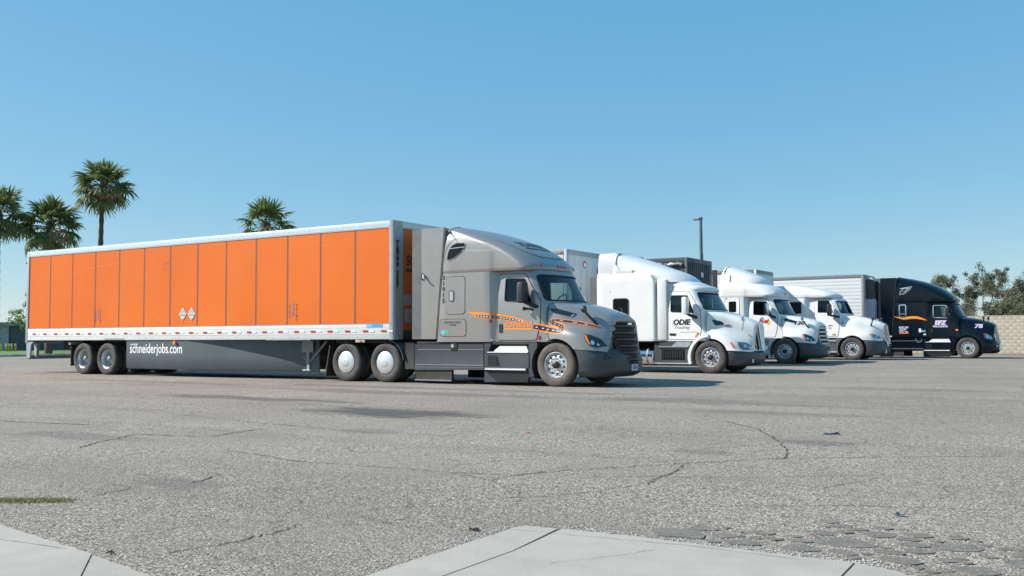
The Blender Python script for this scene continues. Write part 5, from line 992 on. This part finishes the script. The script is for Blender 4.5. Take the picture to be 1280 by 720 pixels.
# landing gear
lg = []
for y in (.42, Wt-.54):
    g_ = B().box(12.70, 12.82, y, y+.12, .42, 1.08, .01).obj('landing_leg', 'grey_steel', tr); B().box(12.72, 12.80, y+.02, y+.10, .27, .42).obj('leg_tube', 'galvanised', g_); B().box(12.62, 12.90, y-.06, y+.18, .235, .275, .01).obj('leg_foot', 'galvanised', g_)
    B().tube([(12.1, y+.06, 1.06), (12.72, y+.06, .48)], .035, 8).obj('leg_brace', 'grey_steel', g_); B().tube([(13.42, y+.06, 1.06), (12.80, y+.06, .48)], .035, 8).obj('leg_brace', 'grey_steel', g_); B().box(12.55, 12.97, y-.01, y+.0, .75, 1.06).obj('gusset', 'grey_steel', g_)
B().tube([(12.76, .45, .62), (12.76, Wt-.45, .62)], .03, 8).obj('leg_cross_shaft', 'grey_steel', tr)
# the other trailers
def van(label, loc, side_m, front_m, rail_m, post_m, ht=4.11, length=16.0, ribs=0, name='box_trailer', wid=2.59, slats=0):
    t = thing(name, label, 'trailer', loc, 0, 'trailers'); Lq = length      # local x from the front wall backwards
    B().box(-Lq, -.03, .03, wid-.03, ZB+.05, ht-.05).obj('box_core', side_m, t)
    for y0, y1 in ((-.006, .04), (wid-.04, wid+.006)):
        B().box(-Lq, -.1, y0, y1, ht-.16, ht, .01).obj('top_rail', rail_m, t); B().box(-Lq, -.1, y0, y1, ZB, ZB+.36, .01).obj('bottom_rail', rail_m, t)
    if slats:
        for i in range(slats):
            z = ZB+.37+i*(ht-.17-ZB-.37)/slats; h = (ht-.17-ZB-.37)/slats
            B().box(-Lq+.1, -.12, .012, .034, z+.003, z+h-.003, .002).obj('side_panel', side_m, t)
    else:
        for i in range(int(Lq/1.22)):
            B().box(-.14-1.22*(i+1), -.155-1.22*i, .014, .034, ZB+.36, ht-.16, .003).obj('side_panel', side_m, t)
    for y in (0, wid-.1): B().box(-.11, .004, y-.004, y+.104, ZB-.01, ht+.005, .02).obj('corner_post', post_m, t)
    w_ = (wid-.2)/5
    for i in range(5): B().box(-.04, -.006+.001*(i % 2), .1+w_*i+.004, .1+w_*(i+1)-.004, ZB+.2, ht-.17, .004).obj('front_panel', front_m, t)
    B().box(-.05, .006, .1, wid-.1, ht-.17, ht+.002, .01).obj('front_rail', rail_m, t); B().box(-.05, .004, .1, wid-.1, ZB-.02, ZB+.2, .01).obj('front_sill', post_m, t); B().box(-Lq+.02, -.05, .02, wid-.02, ht-.03, ht+.008).obj('roof', rail_m, t)
    for x in (-Lq+2.2, -Lq+3.45):
        for s in (-1, 1): wheel(t, 'dual', x, wid/2+s*(1.28-.145), .5, s > 0); wheel(t, 'inner', x, wid/2+s*(1.28-.48), .5)
        B().cyl(.07, .5, wid-.5, 'y', (x, 0, .5), 12).obj('axle', 'frame_black', t)
    b = B()
    for y in (.75, wid-.83): b.box(-Lq+.6, -Lq+5, y, y+.08, .75, ZB+.06)
    b.obj('bogie_frame', 'frame_black', t)
    for y in (.45, wid-.57): g_ = B().box(-3.4, -3.28, y, y+.12, .06, ZB+.05).obj('landing_leg', 'grey_steel', t); B().box(-3.48, -3.2, y-.06, y+.18, .0, .05).obj('leg_foot', 'grey_steel', g_)
    return t, boxbvh(-1, .0, 0, wid, 1, 4.3)
v2, f2 = van('pale box trailer with small round crest on its front, behind the first white tractor', (16.0, 9.35, 0), 'white_paint_old', 'white_paint_old', 'galvanised', 'galvanised')
c2 = patch('crest', [[(1.28+.12*math.cos(a), 3.66+.13*math.sin(a)) for a in np.linspace(0, 6.283, 17)[:-1]]], f2, 'F', 'decal_red', v2, .01, 0); patch('crest_field', [[(1.28+.085*math.cos(a), 3.65+.085*math.sin(a)) for a in np.linspace(0, 6.283, 17)[:-1]]], f2, 'F', 'decal_white', c2, .013, 0); patch('crest_field', [[(1.22, 3.70), (1.34, 3.70), (1.28, 3.74)]], f2, 'F', 'decal_blue', c2, .015, 0)
B().box(.0, .04, 2.2, 2.3, 3.2, 3.6, .005).obj('glad_hand_box', 'galvanised', v2); B().box(-.3, -.2, -.03, 0, 4.0, 4.05).obj('marker_lamp', 'amber_lens', v2)
B().box(.0, .10, 1.8, 2.55, 1.3, 3.15, .01).obj('stacked_rubber_edge', 'grey_steel', v2)
v3, f3 = van('dark grey weathered box trailer standing alone, behind the roof of the first white tractor', (18.05, 14.95, gz(16)), 'dark_box', 'dark_box', 'dark_box', 'dark_box', 4.10, 15.5)
for i in range(11): B().box(-.006, .022, .13+.21*i, .19+.21*i, ZB+.2, 3.93, .004).obj('rib', 'dark_box', v3)
# torn tarpaulin roll along its top edge
random.seed(9)
for j in range(9):
    x0 = -.2-j*.75; n_ = 6; rr = [random.uniform(.05, .10) for _ in range(n_)]; B().tube([(x0-.72*i/(n_-1), -.03+random.uniform(-.03, .02), 3.86+random.uniform(-.05, .04)) for i in range(n_)], rr, 8).obj('tarpaulin_roll', 'dark_box' if j % 2 else 'grey_steel', v3)
patch('sticker', [[(1.35, 3.42), (1.6, 3.42), (1.6, 3.60), (1.35, 3.60)]], f3, 'F', 'white_paint_old', v3, .026, 0); text('trailer_mark', 'HYUNDAI', (1.15, 3.02, 1.75, 3.10), f3, 'F', 'galvanised', v3, .026, 0, .02)
patch('sticker', [[(1.3, 2.4), (1.55, 2.4), (1.55, 2.62), (1.3, 2.62)]], f3, 'F', 'decal_red', v3, .026, 0); patch('sticker', [[(1.35, 2.24), (1.6, 2.24), (1.6, 2.38), (1.35, 2.38)]], f3, 'F', 'decal_yellow', v3, .026, 0)
B().tube([(-.1, 1.9, 4.1), (-.1, 1.9, 4.4)], .012, 6).obj('aerial', 'frame_black', v3)
v4, f4 = van('white box trailer with a small green mark on its front, behind the second white tractor', (17.75, 24.0, gz(25)), 'white_paint_old', 'white_paint_old', 'grey_steel', 'white_paint_old', 4.12, 15.5)
patch('green_mark', [[(1.2+.10*math.cos(a), 3.62+.16*math.sin(a)) for a in np.linspace(0, 6.283, 15)[:-1]]], f4, 'F', 'decal_green', v4, .01, 0)
v5, f5 = van('white ribbed refrigerated trailer with black cooling unit, behind the black tractor', (21.1, 30.3, gz(31)), 'white_paint', 'white_paint', 'grey_steel', 'grey_steel', 4.12, 15.5, name='refrigerated_trailer', slats=14)
u = B().prism([(.0, 1.9), (.42, 1.95), (.46, 2.9), (.40, 3.85), (.3, 3.98), (0, 4.0)], .35, 2.2, 'y').obj('cooling_unit', 'reefer_grey', v5)
B().box(.462, .475, .42, 2.12, 2.86, 3.82, .0).obj('cooling_grille', 'reefer_black', u); B().prism([(.02, 2.9), (.47, 2.92), (.42, 3.86), (.02, 3.9)], .335, .349, 'y').obj('cooling_side', 'reefer_black', u); ub5 = boxbvh(-.2, .46, .349, 2.2, 1, 4); text('cooling_unit_lettering', 'CARRIER', (.95, 2.45, 1.55, 2.53), ub5, 'F', 'decal_black', u, .02, 0, .02)
B().tube([(-2.9, -.02, 1.7), (-2.9, -.02, 2.9)], .02, 6).obj('drain_hose', 'grey_steel', v5)

# ---------------------------------------------------------------- block wall behind the row
wall = thing('block_wall', 'tan concrete block wall along the back of the lot', 'wall', (0, 44.45, 0))
B().box(-40, 90, .002, .19, -.1, 2.24).obj('wall_core', 'mortar', wall)
blk = B().box(-.194, .194, 0, .2, .002, .197, .003).mesh('block_tan')
for c_ in range(11):
    for i in range(27): link('block', blk, wall, (21.0+.4*i+(.2 if c_ % 2 else 0), random.uniform(-.0006, .0004), .06+.2*c_))
B().box(-40, 90, -.01, .21, 2.262, 2.31, .006).obj('wall_cap', 'block_tan', wall)
for x0, x1 in ((-40, 20.79), (32.0, 90)):
    b = B()
    for c_ in range(11): b.box(x0, x1, .0, .02, .063+.2*c_, .255+.2*c_)
    b.obj('block_courses', 'block_tan', wall, kind='stuff')
# ---------------------------------------------------------------- gum trees beyond the wall
def leafcloud(centres, n, size, rnd, droop=.6, asp=3.2):
    vs, fs = [], []
    for (cx, cy, cz, r) in centres:
        for _ in range(n):
            d = Vector((rnd.gauss(0, 1), rnd.gauss(0, 1), rnd.gauss(0, .8))).normalized()*r*rnd.random()**.5; p_ = Vector((cx, cy, cz))+d
            a = Vector((rnd.gauss(0, 1), rnd.gauss(0, 1), rnd.gauss(0, 1)-droop)).normalized(); b_ = a.cross(Vector((rnd.gauss(0, 1), rnd.gauss(0, 1), rnd.gauss(0, 1)))).normalized()
            L_ = size*rnd.uniform(.6, 1.3); w_ = L_/asp; k_ = len(vs)
            vs += [p_-a*L_*.5, p_+b_*w_*.5, p_+a*L_*.5, p_-b_*w_*.5]; fs.append((k_, k_+1, k_+2, k_+3))
    return vs, fs
def gum(loc, h, spread, seed, label, nclump=95, zlow=.3):
    rnd = random.Random(seed); t = thing('gum_tree', label, 'tree', loc, 0, 'gum trees beyond the wall'); b = B(); ends = []
    def limb(p_, d, L_, r, depth):
        pts = [p_]; rs = [r]
        for i in range(4):
            d = (d+Vector((rnd.gauss(0, .16), rnd.gauss(0, .16), rnd.gauss(.06, .10)))).normalized(); pts.append(pts[-1]+d*L_/4); rs.append(r*(1-.16*(i+1)))
        b.tube(pts, rs, 6)
        if depth == 0: ends.append(pts[-1]); ends.append(pts[2]); return
        for _ in range(rnd.randint(3, 4)):
            q_ = pts[rnd.randint(2, 4)]; limb(q_, (d+Vector((rnd.gauss(0, .75)*spread, rnd.gauss(0, .75)*spread, rnd.gauss(.1, .35)))).normalized(), L_*rnd.uniform(.5, .75), rs[-1]*.7, depth-1)
        ends.append(pts[-1])
    limb(Vector((0, 0, -.1)), Vector((rnd.gauss(0, .08), rnd.gauss(0, .08), 1)), h*.36, h*.026, 3)
    top = max(e.z for e in ends); sc_ = h*.94/top
    bmesh.ops.scale(b.bm, vec=(sc_, sc_, sc_), verts=b.bm.verts[:]); ends = [e*sc_ for e in ends]
    b.obj('trunk', 'bark', t, 60); rnd.shuffle(ends)
    cl = [(e.x+rnd.gauss(0, .12), e.y+rnd.gauss(0, .12), e.z+rnd.gauss(0, .1), rnd.uniform(.22, .48)) for e in ends[:nclump] if e.z > zlow*h]
    vs, fs = leafcloud(cl, 92, .17, rnd); me = bpy.data.meshes.new('l'); me.from_pydata(vs, [], fs); finish(me, 'gum_leaf', smooth=False); link('crown', me, t)
gum((21.2, 60.5, 0), 6.2, .8, 3, 'tall grey-green gum tree directly behind the nose of the black tractor')
gum((22.4, 63.5, 0), 6.9, .75, 8, 'tallest gum tree beyond the wall, left of the gap in the foliage', 110)
gum((24.4, 62, 0), 5.6, 1.0, 15, 'spreading gum tree beyond the wall, right of the tallest one', 100)
gum((25.7, 63, 0), 6.3, 1.1, 21, 'open-crowned gum tree beyond the wall at the right edge', 100)
gum((23.2, 58.5, 0), 4.0, 1.2, 44, 'low dense gum sapling rising just above the wall top', 90, .15)
gum((25.8, 58.5, 0), 3.9, 1.3, 52, 'low bushy gum sapling at the right end of the wall', 90, .15)
gum((21.6, 57.5, 0), 3.6, 1.3, 61, 'low gum scrub just behind the windscreen of the black tractor', 90, .15)
gum((24.6, 60.5, 0), 4.6, 1.2, 70, 'mid-height gum tree filling the gap between the taller crowns', 110, .2)
gum((26.4, 60.5, 0), 4.8, 1.2, 77, 'mid-height gum tree cut by the right edge of the picture', 110, .2)
# ---------------------------------------------------------------- fan palms
def frond_mesh(seed, m, petiole=1.05, blade=1.0, n=22, droop=.5):
    rnd = random.Random(seed); b = B(); P_ = [Vector((petiole*t, 0, .10*math.sin(t*2.2))) for t in (0, .33, .66, 1.)]; b.tube(P_, [.028, .022, .018, .014], 5); hub = P_[-1]
    for i in range(n):
        a = rad(-118+236*i/(n-1)+rnd.gauss(0, 3)); L_ = blade*(1-.28*abs(a)/rad(118))*rnd.uniform(.85, 1.1); d = Vector((math.cos(a), math.sin(a), .22*math.cos(a*.7))); w_ = .05
        s_ = Vector((-math.sin(a), math.cos(a), 0)); pts = [hub+d*L_*t+Vector((0, 0, -droop*L_*t**2.4)) for t in (.04, .45, .78, 1.)]; ws_ = (.022, w_, w_*.6, .004)
        up = Vector((0, 0, .035*(1 if i % 2 else -1)))
        v_ = [[b.bm.verts.new(p_-s_*w2), b.bm.verts.new(p_+s_*w2+up*(j > 0)*(j < 3))] for j, (p_, w2) in enumerate(zip(pts, ws_))]
        for j in range(3): b.bm.faces.new([v_[j][0], v_[j][1], v_[j+1][1], v_[j+1][0]])
    return b.mesh(m, smooth=False, recalc=False)
FG = [frond_mesh(i, 'palm_green', 1.0+.15*i, 1.0, 22, .25+.22*i) for i in range(3)]; FD = [frond_mesh(9+i, 'palm_dry', .9, .8, 16, 1.1+.3*i) for i in range(2)]
def palm(loc, zc, r, seed, label, n=46, dead=14, lean=(0, 0)):
    rnd = random.Random(seed); t = thing('fan_palm', label, 'palm tree', loc, 0, 'fan palms'); z0 = -.1; pts, rs = [], []
    for i in range(33):
        u = i/32; pts.append((lean[0]*u*u, lean[1]*u*u, z0+(zc-z0)*u)); rs.append((.26-.10*min(1, u*1.3)+.10*max(0, (u-.9)/.1))*(1.08 if i % 2 else .92))
    B().tube(pts, rs, 12).obj('trunk', 'palm_bark', t, 80); top = pts[-1]
    cr = B()
    for i in range(60):
        a = rnd.random()*6.28; z = zc-rnd.random()*.9; rr = .20; cr.tube([(top[0]+rr*math.cos(a), top[1]+rr*math.sin(a), z), (top[0]+(rr+.12)*math.cos(a), top[1]+(rr+.12)*math.sin(a), z+.16)], [.05, .012], 4)
    crown = cr.obj('crown', 'palm_bark', t, 60)
    for i in range(n):
        u = (i+.5)/n; el = rad(84-132*u**.95+rnd.gauss(0, 7)); az = i*2.39996+rnd.gauss(0, .2); s_ = r/2.05*rnd.uniform(.85, 1.12)*(1 if u > .15 else .95)
        o = link('frond', FG[0 if u < .3 else (1 if u < .65 else 2)], crown, (top[0], top[1], zc-.1-.25*u), (rnd.gauss(0, .35), -el, az)); o.scale = (s_,)*3
    for i in range(dead):
        el = rad(rnd.uniform(-72, -12)); az = i*2.39996+1+rnd.gauss(0, .3); s_ = r/2.05*rnd.uniform(.7, 1.0); o = link('dry_frond', FD[i % 2], crown, (top[0], top[1], zc-.3), (rnd.gauss(0, .5), -el, az)); o.scale = (s_,)*3
palm((-29.75, 23.25, .13), 12.1, 2.15, 1, 'tall fan palm with bare trunk, its crown highest of all the palms', 52, 16, (.15, .1))
palm((-30.1, 19.75, .13), 8.95, 2.25, 2, 'fan palm with broad crown just above the rear corner of the orange trailer', 50, 16)
palm((-30.6, 16.35, .13), 9.35, 2.15, 3, 'fan palm at the left edge of the picture with shaggy trunk', 48, 18)
palm((-21.9, 31.7, .0), 9.75, 2.2, 4, 'fan palm whose upper crown shows alone above the middle of the orange trailer', 36, 12)
# ---------------------------------------------------------------- small leafy tree and building at the far left
t = thing('leafy_tree', 'small bright green leafy tree behind the rear of the orange trailer', 'tree', (-40.2, 24.6, .13)); rnd = random.Random(6); b = B(); b.tube([(0, 0, -.1), (.05, 0, 1.2), (0, .05, 2.2)], [.10, .08, .06], 8); cl = []
for i in range(26):
    a = rnd.random()*6.28; r_ = rnd.random()**.6*1.5; z = 1.6+rnd.random()*2.6*(1-.35*r_/1.5); e = (r_*math.cos(a), r_*math.sin(a), z); b.tube([(0, .02, 1.4), (e[0]*.5, e[1]*.5, (1.4+z)/2+.1), e], [.04, .025, .01], 5); cl.append((*e, rnd.uniform(.25, .42)))
cl.append((-.35, -.1, 4.5, .22)); b.obj('trunk', 'bark', t, 60); vs_, fs_ = leafcloud(cl, 70, .16, rnd, .2, 1.7); me = bpy.data.meshes.new('l'); me.from_pydata(vs_, [], fs_); finish(me, 'bush_leaf', smooth=False); link('crown', me, t)
bd = thing('low_building', 'low grey building with pale stone corner and tan roof edge at far left', 'building', (-51.1, 29.2, .13), rad(60))
B().box(0, 9, 0, 6, -.1, 2.2).obj('wall', 'building_grey', bd); B().box(-5, -.005, -.15, 6, -.1, 2.2).obj('stone_wall', 'building_stone', bd)
B().box(-5.3, 9.3, -.45, 6.3, 2.203, 2.52, .02).obj('roof', 'building_roof', bd)
d = B().box(-2.0, -.75, -.165, -.152, 0, 1.25, .0).obj('door', 'dark_door', bd); B().box(-2.05, -.7, -.2, -.152, 1.26, 1.62).obj('lintel', 'pale_trim', bd)
for i, (px_, py_, nm) in enumerate(((-46.82, 26.03, 'yellow bollard at the left edge of the picture'), (-46.5, 26.35, 'left one of the paired yellow bollards before the grey building'), (-46.4, 26.5, 'right one of the paired yellow bollards before the grey building'), (-46.2, 26.62, 'yellow bollard standing alone, second from the trailer'), (-45.98, 26.82, 'yellow bollard nearest the rear of the orange trailer'))):
    bo = thing('bollard', nm, 'bollard', (px_, py_, .13), 0, 'yellow bollards'); B().lathe([(.075, -.05), (.075, .60), (.06, .65), (0, .67)], 12, 'z').obj('post', 'bollard_yellow', bo); B().lathe([(.079, .46), (.079, .53)], 12, 'z').obj('band', 'pale_trim', bo)
# ---------------------------------------------------------------- lamp pole
lpz = thing('lamp_pole', 'slim dark lamp pole with flat lamp head, behind the dark grey trailer', 'street lamp', (9.15, 39.5, gz(39)), rad(-32))
B().lathe([(.13, 0), (.12, 2), (.10, 8.0), (.0, 8.0)], 14, 'z').obj('pole', 'lamp_pole', lpz); B().box(-.07, .07, -.07, .07, 7.95, 8.8, .02).obj('bracket', 'lamp_pole', lpz); B().box(-.22, .22, -.22, .22, 0, .12, .02).obj('base_plate', 'grey_steel', lpz)
h_ = B().box(-.62, .0, -.17, .17, 8.62, 8.74, .03).obj('lamp_head', 'lamp_pole', lpz); B().box(-.56, -.16, -.12, .12, 8.608, 8.619).obj('lens', 'pale_trim', h_)
# ---------------------------------------------------------------- weeds and litter on the asphalt
rnd = random.Random(2); b = B()
for i in range(1500):
    u, v = rnd.random(), rnd.random(); x = 24.95+.52*u+.05*rnd.gauss(0, 1); y = -15.32+.30*u+.13*(v-.5)+.02*rnd.gauss(0, 1); hgt = rnd.uniform(.008, .028); a = rnd.random()*6.28; w_ = .004; dx, dy = rnd.gauss(0, .014), rnd.gauss(0, .014)
    b.poly([(x-w_*math.cos(a), y-w_*math.sin(a), .002), (x+w_*math.cos(a), y+w_*math.sin(a), .002), (x+dx+w_*.4*math.cos(a), y+dy+w_*.4*math.sin(a), hgt)])
me = b.mesh('grass_blade', smooth=False, recalc=False); o = link('weed_patch', me, kind='stuff'); o['label'] = 'low strip of green and dry weeds in the asphalt'
def scrap(name, label, cat, m, x, y, sz, seed, asp=2.2):
    rnd = random.Random(seed); b = B(); n = 7; g = [[b.bm.verts.new((x+sz*asp*(i/(n-1)-.5)+rnd.gauss(0, sz*.05), y+sz*(j/3-.5)+rnd.gauss(0, sz*.06), .006+abs(rnd.gauss(0, sz*.22)))) for i in range(n)] for j in range(4)]
    for j in range(3):
        for i in range(n-1): b.bm.faces.new([g[j][i], g[j][i+1], g[j+1][i+1], g[j+1][i]])
    bmesh.ops.solidify(b.bm, geom=b.bm.faces[:], thickness=.003); tag(b.obj(name, m), label, cat)
scrap('plastic_scrap', 'crumpled blue plastic scrap lying on open asphalt', 'litter', 'litter_blue', 28.9, -7.72, .06, 1, 3.2); scrap('plastic_scrap', 'small blue scrap beside the broken asphalt plates', 'litter', 'litter_blue', 30.53, -12.64, .03, 2, 2.2)
scrap('paper_scrap', 'tiny reddish scrap in the middle of the lot', 'litter', 'litter_red', 25.8, -9.34, .03, 3); scrap('dead_leaf', 'dark dead leaf at the corner of the concrete pad', 'leaf', 'litter_brown', 28.50, -14.40, .035, 4, 1.8); scrap('paper_scrap', 'red speck of litter among the broken plates', 'litter', 'litter_red', 30.25, -13.55, .016, 5); scrap('dead_leaf', 'small dark leaf by the gutter edge', 'leaf', 'litter_brown', 27.2, -15.9, .025, 6, 2.)
